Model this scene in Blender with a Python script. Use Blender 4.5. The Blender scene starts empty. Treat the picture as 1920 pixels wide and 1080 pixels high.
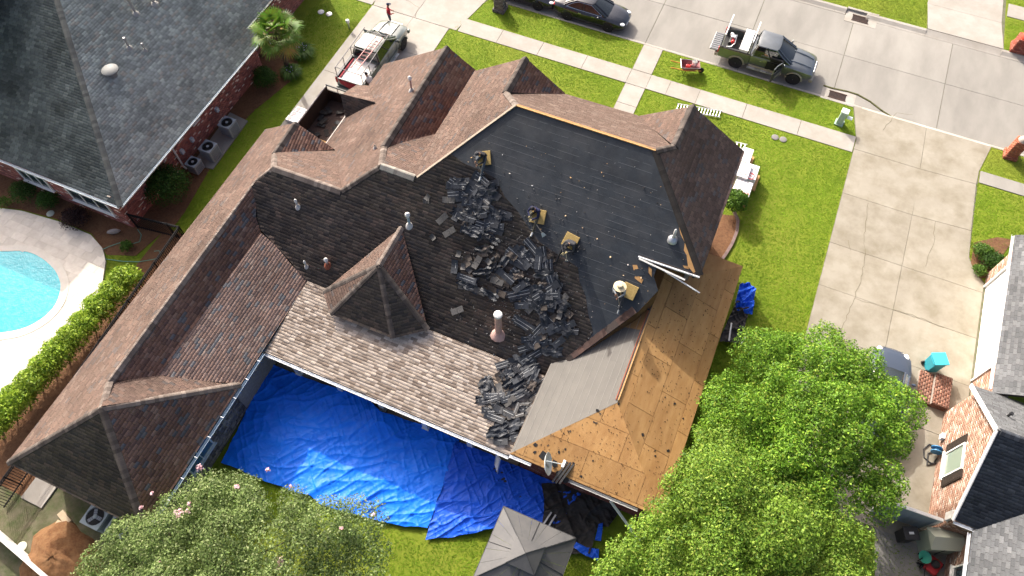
import bpy, math, random
import numpy as np
from mathutils import Vector, Matrix
random.seed(11); rng = np.random.default_rng(11)
SC = bpy.context.scene; COL = SC.collection
# ------------------------------------------------ camera, sky, sun, exposure
FPX, CAMZ, TILT, YAW = 1377.0, 33.0, math.atan(770/1377.0), math.radians(23.3)
cd = bpy.data.cameras.new('camera'); cd.lens = 36*FPX/1920; cd.sensor_width = 36; cd.clip_end = 900
cam = bpy.data.objects.new('camera', cd); COL.objects.link(cam)
cam.location = (0, 0, CAMZ); cam.rotation_euler = (TILT, 0, YAW); SC.camera = cam
SUN_EL = math.radians(33.5); SHX, SHY = 0.766, -0.643           # shadows fall this way on the ground
w = bpy.data.worlds.new('World'); SC.world = w; w.use_nodes = True
nt = w.node_tree; bg = nt.nodes['Background']
sky = nt.nodes.new('ShaderNodeTexSky'); sky.sky_type = 'NISHITA'; sky.sun_disc = False
sky.sun_elevation = SUN_EL; sky.sun_rotation = math.atan2(-SHX, -SHY); sky.dust_density = 7.0; sky.ozone_density = 0.2; sky.air_density = 0.45
nt.links.new(sky.outputs[0], bg.inputs[0]); bg.inputs[1].default_value = 0.15
sl = bpy.data.lights.new('sun', 'SUN'); sl.energy = 2.6; sl.angle = math.radians(0.6); sl.color = (1.0, 0.95, 0.87)
sun = bpy.data.objects.new('sun', sl); COL.objects.link(sun); sun.location = (-40, 30, 60)
sun.rotation_euler = Vector((SHX*math.cos(SUN_EL), SHY*math.cos(SUN_EL), -math.sin(SUN_EL))).to_track_quat('-Z', 'Y').to_euler()
SC.view_settings.view_transform = 'Standard'; SC.view_settings.look = 'None'
SC.view_settings.exposure = 1.2; SC.view_settings.gamma = 1.0

# ------------------------------------------------ helpers
_ca, _sa, _ct, _st = math.cos(YAW), math.sin(YAW), math.cos(TILT), math.sin(TILT)
def ray(px, py):
    a, b = (px-960)/FPX, -(py-540)/FPX
    x, y, z = a, b*_ct+_st, b*_st-_ct
    return np.array([x*_ca-y*_sa, x*_sa+y*_ca, z])
def P(px, py, z=0.0):
    "survey point: where the sight line through a spot of the photo meets height z"
    d = ray(px, py); t = (z-CAMZ)/d[2]
    return Vector((d[0]*t, d[1]*t, z))
def PL(px, py, pl):
    "the same on a sloping plane z = a + b*x + c*y"
    a, b, c = pl; d = ray(px, py); t = (a-CAMZ)/(d[2]-b*d[0]-c*d[1])
    return Vector((d[0]*t, d[1]*t, CAMZ+d[2]*t))
def zof(pl, x, y): return pl[0]+pl[1]*x+pl[2]*y
def L(r, g, b): return tuple((v/255/12.92 if v <= 10 else ((v/255+.055)/1.055)**2.4) for v in (r, g, b))

def wm(o):
    m = o.matrix_parent_inverse @ o.matrix_basis
    return wm(o.parent) @ m if o.parent else o.matrix_basis.copy()
def tag(o, label, cat, group=None):
    o['label'] = label; o['category'] = cat
    if group: o['group'] = group
    return o
def empty(name, loc, rz=0.0, label=None, cat=None, group=None):
    o = bpy.data.objects.new(name, None); COL.objects.link(o); o.empty_display_size = .3
    o.location = loc; o.rotation_euler = (0, 0, rz)
    if label: tag(o, label, cat, group)
    return o
def struct(o): o['kind'] = 'structure'; return o
def stuff(o): o['kind'] = 'stuff'; return o

class MB:
    "collects geometry; build() links it as one mesh object"
    def __init__(s): s.v = []; s.f = []; s.m = []; s.c = []; s.hc = False
    def add(s, vs, fs, m=0, c=None):
        n = len(s.v); s.v += [tuple(v) for v in vs]
        for f in fs: s.f.append(tuple(i+n for i in f)); s.m.append(m); s.c.append(c or (1, 1, 1))
        if c: s.hc = True
        return s
    def box(s, c, d, rz=0.0, m=0, M=None, col=None, top=1.0):
        x, y, z = d[0]/2, d[1]/2, d[2]/2; R = M or Matrix.Rotation(rz, 3, 'Z'); c = Vector(c)
        vs = [c+R@Vector((sx*x*(top if sz > 0 else 1), sy*y*(top if sz > 0 else 1), sz*z)) for sz in (-1, 1) for sx, sy in ((-1, -1), (1, -1), (1, 1), (-1, 1))]
        return s.add(vs, [(3, 2, 1, 0), (4, 5, 6, 7), (0, 1, 5, 4), (1, 2, 6, 5), (2, 3, 7, 6), (3, 0, 4, 7)], m, col)
    def prism(s, poly, z0, z1, m=0, bottom=True, col=None):
        n = len(poly); a = sum(poly[i][0]*poly[(i+1) % n][1]-poly[(i+1) % n][0]*poly[i][1] for i in range(n))
        p = list(poly) if a > 0 else list(poly)[::-1]
        vs = [(q[0], q[1], z0) for q in p]+[(q[0], q[1], z1) for q in p]
        fs = [tuple(range(n, 2*n))]+[(i, (i+1) % n, n+(i+1) % n, n+i) for i in range(n)]
        if bottom: fs.append(tuple(range(n-1, -1, -1)))
        return s.add(vs, fs, m, col)
    def slab(s, poly, th, m=0, col=None):
        "polygon in space thickened downward along its normal"
        n = len(poly); nn = newell(poly); q = [Vector(p) for p in poly]
        if nn.z < 0: q = q[::-1]; nn = -nn
        vs = q+[p-nn*th for p in q]
        return s.add(vs, [tuple(range(n)), tuple(range(2*n-1, n-1, -1))]+[(i, n+i, n+(i+1) % n, (i+1) % n) for i in range(n)], m, col)
    def ring(s, p, d, r, n, ph=0.0):
        d = Vector(d).normalized(); a = Vector((0, 0, 1)) if abs(d.z) < .9 else Vector((1, 0, 0))
        u = d.cross(a).normalized(); v = d.cross(u)
        return [Vector(p)+u*math.cos(ph+2*math.pi*i/n)*r+v*math.sin(ph+2*math.pi*i/n)*r for i in range(n)]
    def tube(s, pts, r, n=6, m=0, col=None):
        pts = [Vector(p) for p in pts]; k = len(pts); rs = r if isinstance(r, (list, tuple)) else [r]*k
        vs = []
        for i, p in enumerate(pts):
            d = pts[min(i+1, k-1)]-pts[max(i-1, 0)]
            vs += s.ring(p, d, rs[i], n)
        fs = [(i*n+j, i*n+(j+1) % n, (i+1)*n+(j+1) % n, (i+1)*n+j) for i in range(k-1) for j in range(n)]
        fs += [tuple(range(n-1, -1, -1)), tuple(range((k-1)*n, k*n))]
        return s.add(vs, fs, m, col)
    def lathe(s, prof, c=(0, 0, 0), n=16, m=0, M=None, col=None):
        c = Vector(c); vs = []; R = M or Matrix.Identity(3)
        for r, z in prof: vs += [c+R@Vector((r*math.cos(2*math.pi*i/n), r*math.sin(2*math.pi*i/n), z)) for i in range(n)]
        k = len(prof); fs = [(i*n+j, i*n+(j+1) % n, (i+1)*n+(j+1) % n, (i+1)*n+j) for i in range(k-1) for j in range(n)]
        fs += [tuple(range(n-1, -1, -1)), tuple(range((k-1)*n, k*n))]
        return s.add(vs, fs, m, col)
    def ball(s, c, r, n=10, m=0, col=None):
        r = r if isinstance(r, (tuple, list)) else (r, r, r); k = max(4, n//2)
        prof = [(math.sin(math.pi*i/k), -math.cos(math.pi*i/k)) for i in range(k+1)]
        prof[0] = (.02, -1); prof[-1] = (.02, 1)
        vs = [(c[0]+p*math.cos(2*math.pi*j/n)*r[0], c[1]+p*math.sin(2*math.pi*j/n)*r[1], c[2]+z*r[2]) for p, z in prof for j in range(n)]
        fs = [(i*n+j, i*n+(j+1) % n, (i+1)*n+(j+1) % n, (i+1)*n+j) for i in range(k) for j in range(n)]
        fs += [tuple(range(n-1, -1, -1)), tuple(range(k*n, (k+1)*n))]
        return s.add(vs, fs, m, col)
    def loft(s, rings, m=0, cap=True):
        n = len(rings[0]); vs = [p for r in rings for p in r]; k = len(rings)
        fs = [(i*n+j, i*n+(j+1) % n, (i+1)*n+(j+1) % n, (i+1)*n+j) for i in range(k-1) for j in range(n)]
        if cap: fs += [tuple(range(n-1, -1, -1)), tuple(range((k-1)*n, k*n))]
        return s.add(vs, fs, m)
    def build(s, name, mats, parent=None, world=True, smooth=False, bevel=0.0):
        me = bpy.data.meshes.new(name); me.from_pydata(s.v, [], s.f)
        mats = mats if isinstance(mats, (list, tuple)) else [mats]
        for mt in mats: me.materials.append(mt)
        if len(mats) > 1: me.polygons.foreach_set('material_index', s.m)
        if s.hc:
            at = me.attributes.new('Col', 'FLOAT_COLOR', 'FACE')
            at.data.foreach_set('color', np.hstack([np.array(s.c, 'f'), np.ones((len(s.c), 1), 'f')]).ravel())
        if smooth:
            me.polygons.foreach_set('use_smooth', [True]*len(s.f)); me.set_sharp_from_angle(angle=math.radians(smooth if smooth is not True else 40))
        me.update(); return link(name, me, parent, world, bevel)
def link(name, me, parent=None, world=True, bevel=0.0):
    o = bpy.data.objects.new(name, me); COL.objects.link(o)
    if parent:
        o.parent = parent
        if world: o.matrix_parent_inverse = wm(parent).inverted()
    if bevel:
        b = o.modifiers.new('bevel', 'BEVEL'); b.width = bevel; b.segments = 2; b.limit_method = 'ANGLE'
    return o
def np_mesh(name, v, f, mat, col=None, parent=None, world=True, smooth=False):
    "quick mesh from numpy arrays; f is (n,3) or (n,4)"
    me = bpy.data.meshes.new(name); k = f.shape[1]
    me.vertices.add(len(v)); me.vertices.foreach_set('co', np.ascontiguousarray(v, 'f').ravel())
    me.loops.add(f.size); me.loops.foreach_set('vertex_index', np.ascontiguousarray(f, 'i').ravel())
    me.polygons.add(len(f)); me.polygons.foreach_set('loop_start', np.arange(0, f.size, k, dtype='i'))
    me.polygons.foreach_set('loop_total', np.full(len(f), k, 'i'))
    if smooth: me.polygons.foreach_set('use_smooth', [True]*len(f))
    me.update(calc_edges=True); me.materials.append(mat)
    if col is not None:
        at = me.attributes.new('Col', 'FLOAT_COLOR', 'FACE')
        at.data.foreach_set('color', np.hstack([np.asarray(col, 'f'), np.ones((len(f), 1), 'f')]).ravel())
    return link(name, me, parent, world)
def copy_tree(o, parent=None, loc=None, rz=None):
    c = o.copy(); COL.objects.link(c)
    if parent: c.parent = parent
    if loc is not None: c.location = loc
    if rz is not None: c.rotation_euler = (0, 0, rz)
    for ch in list(o.children): copy_tree(ch, c)
    return c
def newell(poly):
    n = Vector((0, 0, 0)); q = [Vector(p) for p in poly]
    for a, b in zip(q, q[1:]+q[:1]): n += (a-b).cross(a+b) if False else Vector(((a.y-b.y)*(a.z+b.z), (a.z-b.z)*(a.x+b.x), (a.x-b.x)*(a.y+b.y)))
    return n.normalized()
def vnoise(x, y, seed=0):
    "smooth value noise on numpy arrays"
    xi, yi = np.floor(x).astype(int), np.floor(y).astype(int); xf, yf = x-xi, y-yi
    h = lambda a, b: (np.sin(a*127.1+b*311.7+seed*74.7)*43758.5453) % 1.0
    sx, sy = xf*xf*(3-2*xf), yf*yf*(3-2*yf)
    return (h(xi, yi)*(1-sx)+h(xi+1, yi)*sx)*(1-sy)+(h(xi, yi+1)*(1-sx)+h(xi+1, yi+1)*sx)*sy
def inpoly(x, y, poly):
    x = np.asarray(x, float); y = np.asarray(y, float); r = np.zeros(x.shape, bool); n = len(poly)
    for i in range(n):
        x0, y0 = poly[i][0], poly[i][1]; x1, y1 = poly[(i+1) % n][0], poly[(i+1) % n][1]
        if y0 == y1: continue
        c = ((y0 > y) != (y1 > y)) & (x < (x1-x0)*(y-y0)/(y1-y0)+x0); r ^= c
    return r
def clip_rect(poly, x0, x1, y0, y1):
    for ax, val, sg in ((0, x0, 1), (0, x1, -1), (1, y0, 1), (1, y1, -1)):
        out = []
        for i in range(len(poly)):
            a, b = poly[i-1], poly[i]; da, db = sg*(a[ax]-val), sg*(b[ax]-val)
            if (da >= 0) != (db >= 0):
                t = da/(da-db); out.append((a[0]+t*(b[0]-a[0]), a[1]+t*(b[1]-a[1])))
            if db >= 0: out.append(b)
        poly = out
        if len(poly) < 3: return []
    return poly

def frame_of(poly, udir=None):
    n = newell(poly)
    if n.z < -1e-4: n = -n
    u = Vector(udir) if udir else Vector((0, 0, 1)).cross(n)
    if u.length < 1e-3: u = Vector((1, 0, 0))
    u = (u-n*u.dot(n)).normalized(); v = n.cross(u)
    if not udir and v.z < -1e-6: v = -v; u = -u
    o = sum((Vector(p) for p in poly), Vector((0, 0, 0)))/len(poly); q = [((Vector(p)-o).dot(u), (Vector(p)-o).dot(v)) for p in poly]
    return o, u, v, n, q
def cells(q, ex, tw, stag=.5, wj=0.0, off=(0, 0), gap=.0):
    "courses of pieces over the outline q: (x0,x1,y0,y1,whole?)"
    xs = [p[0] for p in q]; ys = [p[1] for p in q]; out = []
    r0, r1 = math.floor((min(ys)-off[1])/ex), math.ceil((max(ys)-off[1])/ex)
    for r in range(r0, r1):
        x = math.floor(min(xs)/tw)*tw-tw+(r % 2)*stag*tw+off[0]+(rng.random()*.25*tw if wj else 0)
        y0 = r*ex+off[1]; n = int((max(xs)-x)/tw*1.35)+2
        ws = tw*(1+wj*(rng.random(n)*2-1)); e = x+np.concatenate([[0], np.cumsum(ws)])
        k = e[:-1] < max(xs); out.append(np.stack([e[:-1][k]+gap/2, e[1:][k]-gap/2, np.full(k.sum(), y0+gap/2), np.full(k.sum(), y0+ex-gap/2)], 1))
    a = np.concatenate(out); c = np.stack([inpoly(a[:, i], a[:, j], q) for i in (0, 1) for j in (2, 3)], 1)
    return a, c.all(1), c.any(1)
def palette(n, pal, jit=.12):
    cs = np.array([p[:3] for p in pal], float); wt = np.array([p[3] if len(p) > 3 else 1. for p in pal], float); wt /= wt.sum()
    return cs[rng.choice(len(cs), n, p=wt)]*(1+jit*(rng.random((n, 1))*2-1))
def courses(name, poly, pal, mat, parent, ex=.14, tw=.29, th=.008, gap=.004, stag=.5, wj=.1, sides=False, lip=.002, udir=None, jit=.14, kind=True, hj=.003, blotch=0.0):
    "shingles or bricks as real raised pieces over one face, joined into one mesh"
    o, u, v, n, q = frame_of(poly, udir); a, full, some = cells(q, ex, tw, stag, wj, gap=0)
    a = a.copy(); a[:, 0] += gap/2; a[:, 1] -= gap/2
    if sides: a[:, 2] += gap/2; a[:, 3] -= gap/2
    o, u, v, n = (np.array(t) for t in (o, u, v, n))
    F = a[full]; m = len(F); h = th+hj*rng.random(m)**(1 if sides else 2.5); hl = np.full(m, lip) if not sides else h
    X = lambda x, y, z: o+x[:, None]*u+y[:, None]*v+z[:, None]*n
    ov = 0 if sides else ex*.12
    V = np.stack([X(F[:, 0], F[:, 2], h), X(F[:, 1], F[:, 2], h), X(F[:, 1], F[:, 3]+ov, hl), X(F[:, 0], F[:, 3]+ov, hl),
                  X(F[:, 0], F[:, 2], h*0-.004), X(F[:, 1], F[:, 2], h*0-.004), X(F[:, 1], F[:, 3], h*0-.004), X(F[:, 0], F[:, 3], h*0-.004)], 1)
    base = np.arange(m)[:, None]*8
    quads = [(0, 1, 2, 3), (4, 5, 1, 0)]+([(5, 6, 2, 1), (7, 4, 0, 3), (6, 7, 3, 2)] if sides else [])
    FF = np.concatenate([base+np.array(t) for t in quads]); vs = V.reshape(-1, 3)
    col = palette(m, pal, jit)
    if blotch and m:
        cx, cy = (F[:, 0]+F[:, 1])/2, (F[:, 2]+F[:, 3])/2
        col *= (1+blotch*(vnoise(cx*.7, cy*1.1, 3)-.5)+blotch*.7*(vnoise(cx*2.3, cy*.8, 5)-.5))[:, None]
    cols = np.concatenate([col]*len(quads))
    mb_v = [vs]; tri = []; tc = []; k = len(vs); ev = []
    for i in np.nonzero(some & ~full)[0]:
        x0, x1, y0, y1 = a[i]; c = clip_rect(list(q), x0, x1, y0, y1)
        if len(c) < 3: continue
        hh = th+hj*rng.random(); cc = palette(1, pal, jit)[0]
        top = [o+u*p[0]+v*p[1]+n*(hh if sides else hh+(lip-hh)*(p[1]-y0)/(y1-y0)) for p in c]
        bot = [o+u*p[0]+v*p[1]-n*.004 for p in c]; z = len(c)
        ev += top+bot
        for j in range(1, z-1): tri.append((k, k+j, k+j+1, k+j+1)); tc.append(cc)
        for j in range(z):
            if sides or (c[j][1] < y0+1e-5 and c[(j+1) % z][1] < y0+1e-5): tri.append((k+j, k+z+j, k+z+(j+1) % z, k+(j+1) % z)); tc.append(cc)
        k += 2*z
    # one quad array; fans are written as triangles in a second mesh pass
    me = bpy.data.meshes.new(name); allv = np.concatenate([vs]+([np.array(ev)] if ev else []))
    quad_t = [t for t in tri if t[2] != t[3]]; fan = [t[:3] for t in tri if t[2] == t[3]]
    qc = [c for t, c in zip(tri, tc) if t[2] != t[3]]; fc = [c for t, c in zip(tri, tc) if t[2] == t[3]]
    Q = np.concatenate([FF]+([np.array(quad_t)] if quad_t else [])).astype('i'); T = np.array(fan, 'i').reshape(-1, 3)
    me.vertices.add(len(allv)); me.vertices.foreach_set('co', np.ascontiguousarray(allv, 'f').ravel())
    li = np.concatenate([Q.ravel(), T.ravel()]); me.loops.add(len(li)); me.loops.foreach_set('vertex_index', li)
    me.polygons.add(len(Q)+len(T))
    me.polygons.foreach_set('loop_start', np.concatenate([np.arange(len(Q))*4, len(Q)*4+np.arange(len(T))*3]).astype('i'))
    me.polygons.foreach_set('loop_total', np.concatenate([np.full(len(Q), 4), np.full(len(T), 3)]).astype('i'))
    me.update(calc_edges=True); me.materials.append(mat)
    at = me.attributes.new('Col', 'FLOAT_COLOR', 'FACE')
    C = np.concatenate([cols]+([np.array(qc)] if qc else [])+([np.array(fc)] if fc else []))
    at.data.foreach_set('color', np.hstack([C, np.ones((len(C), 1))]).astype('f').ravel())
    ob = link(name, me, parent)
    if kind: stuff(ob)
    return ob
def pieces(name, poly, mat, parent, ex, tw, th, gap=.006, stag=.5, wj=0.0, udir=None, lift=.0, off=(0, 0), hj=.002, smallest=.004, pal=None):
    "the same as separate objects, one for each piece (sheets, slabs, pavers)"
    o, u, v, n, q = frame_of(poly, udir); a, full, some = cells(q, ex, tw, stag, wj, off); res = []
    for i in range(len(a)):
        x0, x1, y0, y1 = a[i]; c = clip_rect(list(q), x0+gap/2, x1-gap/2, y0+gap/2, y1-gap/2)
        if len(c) < 3: continue
        ar = abs(sum(c[j-1][0]*c[j][1]-c[j][0]*c[j-1][1] for j in range(len(c))))/2
        if ar < smallest: continue
        up = lift+th+hj*rng.random(); mb = MB()
        mb.slab([o+u*p[0]+v*p[1]+n*up for p in c], th, col=tuple(palette(1, pal)[0]) if pal else None); res.append(mb.build(name, mat, parent))
    return res

# ------------------------------------------------ materials
MATS = {}
def mat(name, c1=(.5, .5, .5), c2=None, scale=3.0, rough=.85, bump=0.0, bscale=60.0, metal=0.0, attr=False, spec=.35, transl=0.0, detail=6.0, c3=None, s3=.35, f3=.5, stretch=None, rand=0.0, coat=0.0, ramp=(.35, .65), bdist=.02, alpha=1.0, trans=0.0, emit=None):
    if name in MATS: return MATS[name]
    m = bpy.data.materials.new(name); m.use_nodes = True; N = m.node_tree.nodes; K = m.node_tree.links; b = N['Principled BSDF']; MATS[name] = m
    b.inputs['Roughness'].default_value = rough; b.inputs['Metallic'].default_value = metal; b.inputs['Specular IOR Level'].default_value = spec
    b.inputs['Coat Weight'].default_value = coat; b.inputs['Coat Roughness'].default_value = .08; b.inputs['Transmission Weight'].default_value = trans
    geo = N.new('ShaderNodeNewGeometry'); vec = geo.outputs['Position']
    if stretch:
        mp = N.new('ShaderNodeMapping'); K.new(vec, mp.inputs[0]); mp.inputs['Scale'].default_value = stretch[:3]
        if len(stretch) > 3: mp.inputs['Rotation'].default_value = (0, 0, stretch[3])
        vec = mp.outputs[0]
    def mix(f, a, c, mode='MIX'):
        x = N.new('ShaderNodeMix'); x.data_type = 'RGBA'; x.blend_type = mode
        for sock, val in ((x.inputs[0], f), (x.inputs[6], a), (x.inputs[7], c)):
            if hasattr(val, 'is_output'): K.new(val, sock)
            elif isinstance(val, (int, float)): sock.default_value = val
            else: sock.default_value = tuple(val)+(1,)
        return x.outputs[2]
    def noise(sc, d=detail):
        t = N.new('ShaderNodeTexNoise'); t.inputs['Scale'].default_value = sc; t.inputs['Detail'].default_value = d; t.inputs['Roughness'].default_value = .65
        K.new(vec, t.inputs['Vector']); return t.outputs[0]
    def rmp(v, lo, hi):
        r = N.new('ShaderNodeMapRange'); r.inputs[1].default_value = lo; r.inputs[2].default_value = hi; K.new(v, r.inputs[0]); return r.outputs[0]
    c = c1
    if attr: at = N.new('ShaderNodeAttribute'); at.attribute_name = 'Col'; c = at.outputs[0]
    if c2 is not None: c = mix(rmp(noise(scale), *ramp), c, c2, 'MULTIPLY' if attr else 'MIX')
    if c3 is not None:
        q = N.new('ShaderNodeMath'); q.operation = 'MULTIPLY'; q.inputs[1].default_value = f3; K.new(rmp(noise(s3, 8), .42, .66), q.inputs[0]); c = mix(q.outputs[0], c, c3)
    if rand:
        oi = N.new('ShaderNodeObjectInfo'); r = N.new('ShaderNodeMapRange'); r.inputs[3].default_value = 1-rand; r.inputs[4].default_value = 1+rand*.6
        K.new(oi.outputs['Random'], r.inputs[0]); cb = N.new('ShaderNodeCombineXYZ')
        for i in range(3): K.new(r.outputs[0], cb.inputs[i])
        c = mix(1.0, c, cb.outputs[0], 'MULTIPLY')
    if hasattr(c, 'is_output'): K.new(c, b.inputs['Base Color'])
    else: b.inputs['Base Color'].default_value = tuple(c)+(1,)
    if bump:
        bn = N.new('ShaderNodeBump'); bn.inputs['Strength'].default_value = bump; bn.inputs['Distance'].default_value = bdist
        K.new(noise(bscale, 4), bn.inputs['Height']); K.new(bn.outputs[0], b.inputs['Normal'])
    if emit: b.inputs['Emission Color'].default_value = emit[:3]+(1,); b.inputs['Emission Strength'].default_value = emit[3]
    if transl:
        tr = N.new('ShaderNodeBsdfTranslucent'); ms = N.new('ShaderNodeMixShader'); ms.inputs[0].default_value = transl
        if hasattr(c, 'is_output'): K.new(c, tr.inputs[0])
        else: tr.inputs[0].default_value = tuple(c)+(1,)
        K.new(b.outputs[0], ms.inputs[1]); K.new(tr.outputs[0], ms.inputs[2]); K.new(ms.outputs[0], N['Material Output'].inputs[0])
    return m
SH = mat('shingle_granules', attr=True, c2=(.72, .72, .74), scale=30, rough=.93, bump=.12, bscale=220, spec=.15, bdist=.006)
BRICK = mat('brick_faces', attr=True, c2=(.75, .74, .72), scale=16, rough=.9, bump=.3, bscale=120, spec=.2)
MORTAR = mat('mortar', (.34, .30, .26), (.24, .21, .18), 8, .95)
CONC = mat('concrete', (.375, .352, .315), (.325, .302, .265), .9, .9, .25, 90, c3=(.29, .265, .22), s3=.45, f3=.5, rand=.07)
CONC_OLD = mat('concrete_weathered', (.265, .252, .226), (.215, .205, .183), .55, .9, .25, 70, c3=(.34, .325, .29), s3=.5, f3=.5, stretch=(1.0, .35, 1.0, .3), rand=.09)
CONC_DRIVE = mat('concrete_drive', (.315, .29, .235), (.27, .245, .195), .7, .9, .25, 70, c3=(.19, .165, .115), s3=.8, f3=.7, rand=.08)
CONC_BED = mat('joint_filler', (.16, .145, .11), (.10, .11, .05), 3, .95)
GRASS = mat('lawn_grass', (.19, .255, .022), (.13, .20, .015), 1.3, .9, .8, 42, c3=(.25, .27, .04), s3=.22, f3=.6, spec=.12, bdist=.09)
BLADE = mat('grass_blades', attr=True, rough=.7, spec=.12, transl=.4)
LEAF = mat('leaves', attr=True, rough=.55, spec=.25, transl=.35)
MULCH = mat('mulch', (.20, .098, .046), (.115, .055, .027), 9, .95, 1.0, 60, c3=(.22, .12, .06), s3=3, f3=.5, bdist=.05)
SOIL = mat('red_soil', (.23, .11, .045), (.14, .065, .027), 12, .95, 1.0, 50, c3=(.30, .17, .08), s3=2.5, f3=.6, bdist=.05)
WHITE = mat('white_paint', (.80, .79, .76), (.70, .69, .66), 4, .45)
DARK = mat('dark_opening', (.012, .012, .013), rough=.6)
METAL = mat('galvanised_metal', (.55, .56, .57), (.42, .43, .44), 6, .4, metal=.75)
ALU = mat('aluminium', (.72, .73, .74), rough=.35, metal=.7)
BLACKM = mat('black_iron', (.012, .012, .013), rough=.75, spec=.1)
BLACKP = mat('black_plastic', (.02, .021, .023), (.035, .035, .036), 5, .5)
RUB = mat('rubber', (.018, .018, .019), (.03, .03, .03), 20, .85)
GLASS = mat('window_glass', (.03, .045, .055), rough=.06, spec=.8)
TINT = mat('car_glass', (.012, .018, .02), rough=.04, spec=.9)
BARK = mat('bark', (.11, .085, .06), (.06, .045, .032), 14, .95, .8, 40)
# ------------------------------------------------ ground, street, paving
KZ = -0.13                                    # street level below the lawn
def ground():
    prof = [(-260, 0), (36.42, 0), (36.42, KZ-.03), (44.98, KZ-.03), (44.98, 0), (320, 0)]
    xs = [-300, -60, -30, 0, 30, 60, 300]; mb = MB()
    v = [(x, t, z) for x in xs for t, z in prof]; n = len(prof)
    f = [(i*n+j, (i+1)*n+j, (i+1)*n+j+1, i*n+j+1) for i in range(len(xs)-1) for j in range(n-1)]
    mb.add(v, f); return struct(mb.build('ground', GRASS))
ground()
def rect(x0, x1, y0, y1): return [(x0, y0), (x1, y0), (x1, y1), (x0, y1)]
def slabs(parent, rects, z0, z1, m, gap=.02):
    for r in rects:
        poly = r if len(r) != 4 or isinstance(r[0], tuple) else rect(*r)
        cx = sum(p[0] for p in poly)/len(poly); cy = sum(p[1] for p in poly)/len(poly)
        q = []
        for p in poly:
            d = math.hypot(p[0]-cx, p[1]-cy); k = 1-gap*.7/d; q.append((cx+(p[0]-cx)*k, cy+(p[1]-cy)*k))
        MB().prism(q, z0, z1+random.uniform(-.004, .004)).build('slab', m, parent)
street = struct(MB().prism(rect(-90, 90, 36.43, 44.97), KZ-.025, KZ-.02).build('street', CONC_BED))
sx = [-42.6, -36.6, -30.6, -24.6, -18.6, -12.6, -6.6, -.62, 5.2, 11.35, 17.3, 23.3, 29.3, 35.3]
slabs(street, [(a, b, y0, y1) for a, b in zip(sx, sx[1:]) for y0, y1 in ((36.75, 40.65), (40.65, 44.4))], KZ-.019, KZ, CONC_OLD, .03)
def kerb(name, segs, y0, y1):
    k = struct(MB().prism(rect(-90, 90, y0+.02, y1-.02), KZ-.02, KZ-.005).build(name, CONC_BED))
    for a, b, low in segs:
        MB().add(*kerb_piece(a+.006, b-.006, y0, y1, low)).build('kerb_stone', CONC, k)
def kerb_piece(a, b, y0, y1, low):
    inner, outer = (y1, y0) if y0 < 40 else (y0, y1)       # inner edge faces the street
    h = .012-KZ
    pr = [(outer, KZ-.02), (outer, KZ+h), ((outer*2+inner)/3, KZ+h*(1 if not low else .62)), (inner*.75+outer*.25, KZ+.03), (inner, KZ+.006), (inner, KZ-.02)]
    v = [(x, y, z) for x in (a, b) for y, z in pr]; n = len(pr)
    return v, [tuple(range(n)), tuple(range(2*n-1, n-1, -1))]+[(i, n+i, n+(i+1) % n, (i+1) % n) for i in range(n)]
ks = [-36, -30, -24.3, -18.0, -12.6, -6.6, -5.35, -.6, 4.55]
kerb('kerb', [(a, b, a < -17.9 and a > -25) for a, b in zip(ks, ks[1:])]+[(5.85, 7.0, False), (7.0, 10.8, True), (10.8, 14.3, True), (14.3, 20, False), (20, 26, False)], 36.44, 36.75)
kerb('kerb_opposite', [(a, b, 9.5 < a < 14.2) for a, b in zip([-36, -24, -12, -6.6, -.6, 4.55], [-24, -12, -6.6, -.6, 4.55, 4.56])]+[(5.85, 9.6, False), (9.6, 14.2, True), (14.2, 20, False), (20, 26, False)], 44.4, 44.96)
sw = struct(MB().prism(rect(-17.95, 7.1, 32.86, 34.1), -.02, .006).build('sidewalk', CONC_BED))
jx = [-17.95, -15.27, -12.48, -9.53, -6.62, -5.35, -4.1, -2.25, .63, 3.9, 7.1]
slabs(sw, [(a, b, 32.86, 34.1) for a, b in zip(jx, jx[1:])], -.01, .035, CONC)
sw2 = struct(MB().prism(rect(14.0, 34, 33.48, 34.36), -.02, .006).build('sidewalk', CONC_BED))
slabs(sw2, [(a, a+3, 33.48, 34.36) for a in (14.02, 17.02, 20.02, 23.02)], -.01, .035, CONC_OLD)
sw3 = struct(MB().prism(rect(-30, -24.15, 32.86, 34.1), -.02, .006).build('sidewalk', CONC_BED))
slabs(sw3, [(a, a+2.9, 32.86, 34.1) for a in (-29.95, -27.05)], -.01, .035, CONC)
sw4 = struct(MB().prism(rect(14.2, 30, 48.2, 49.5), -.02, .006).build('sidewalk', CONC_BED))
slabs(sw4, [(a, a+2, 48.2, 49.5) for a in (14.2, 16.2, 18.2)], -.01, .035, CONC)
wk = struct(MB().prism(rect(-6.62, -5.35, 24.5, 36.42), -.02, .005).build('front_walk', CONC_BED))
slabs(wk, [(-6.6, -5.36, 34.12, 36.42), (-6.6, -5.36, 31.2, 32.84), (-6.6, -5.36, 28.4, 31.2), (-6.6, -5.36, 25, 28.4)], -.01, .032, CONC)
ld = struct(MB().prism([(-24.1, 18.4), (-18.9, 18.4), (-18.6, 32.5), (-17.3, 36.42), (-25, 36.42), (-24.05, 32.9)], -.02, .005).build('driveway', CONC_BED))
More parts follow.
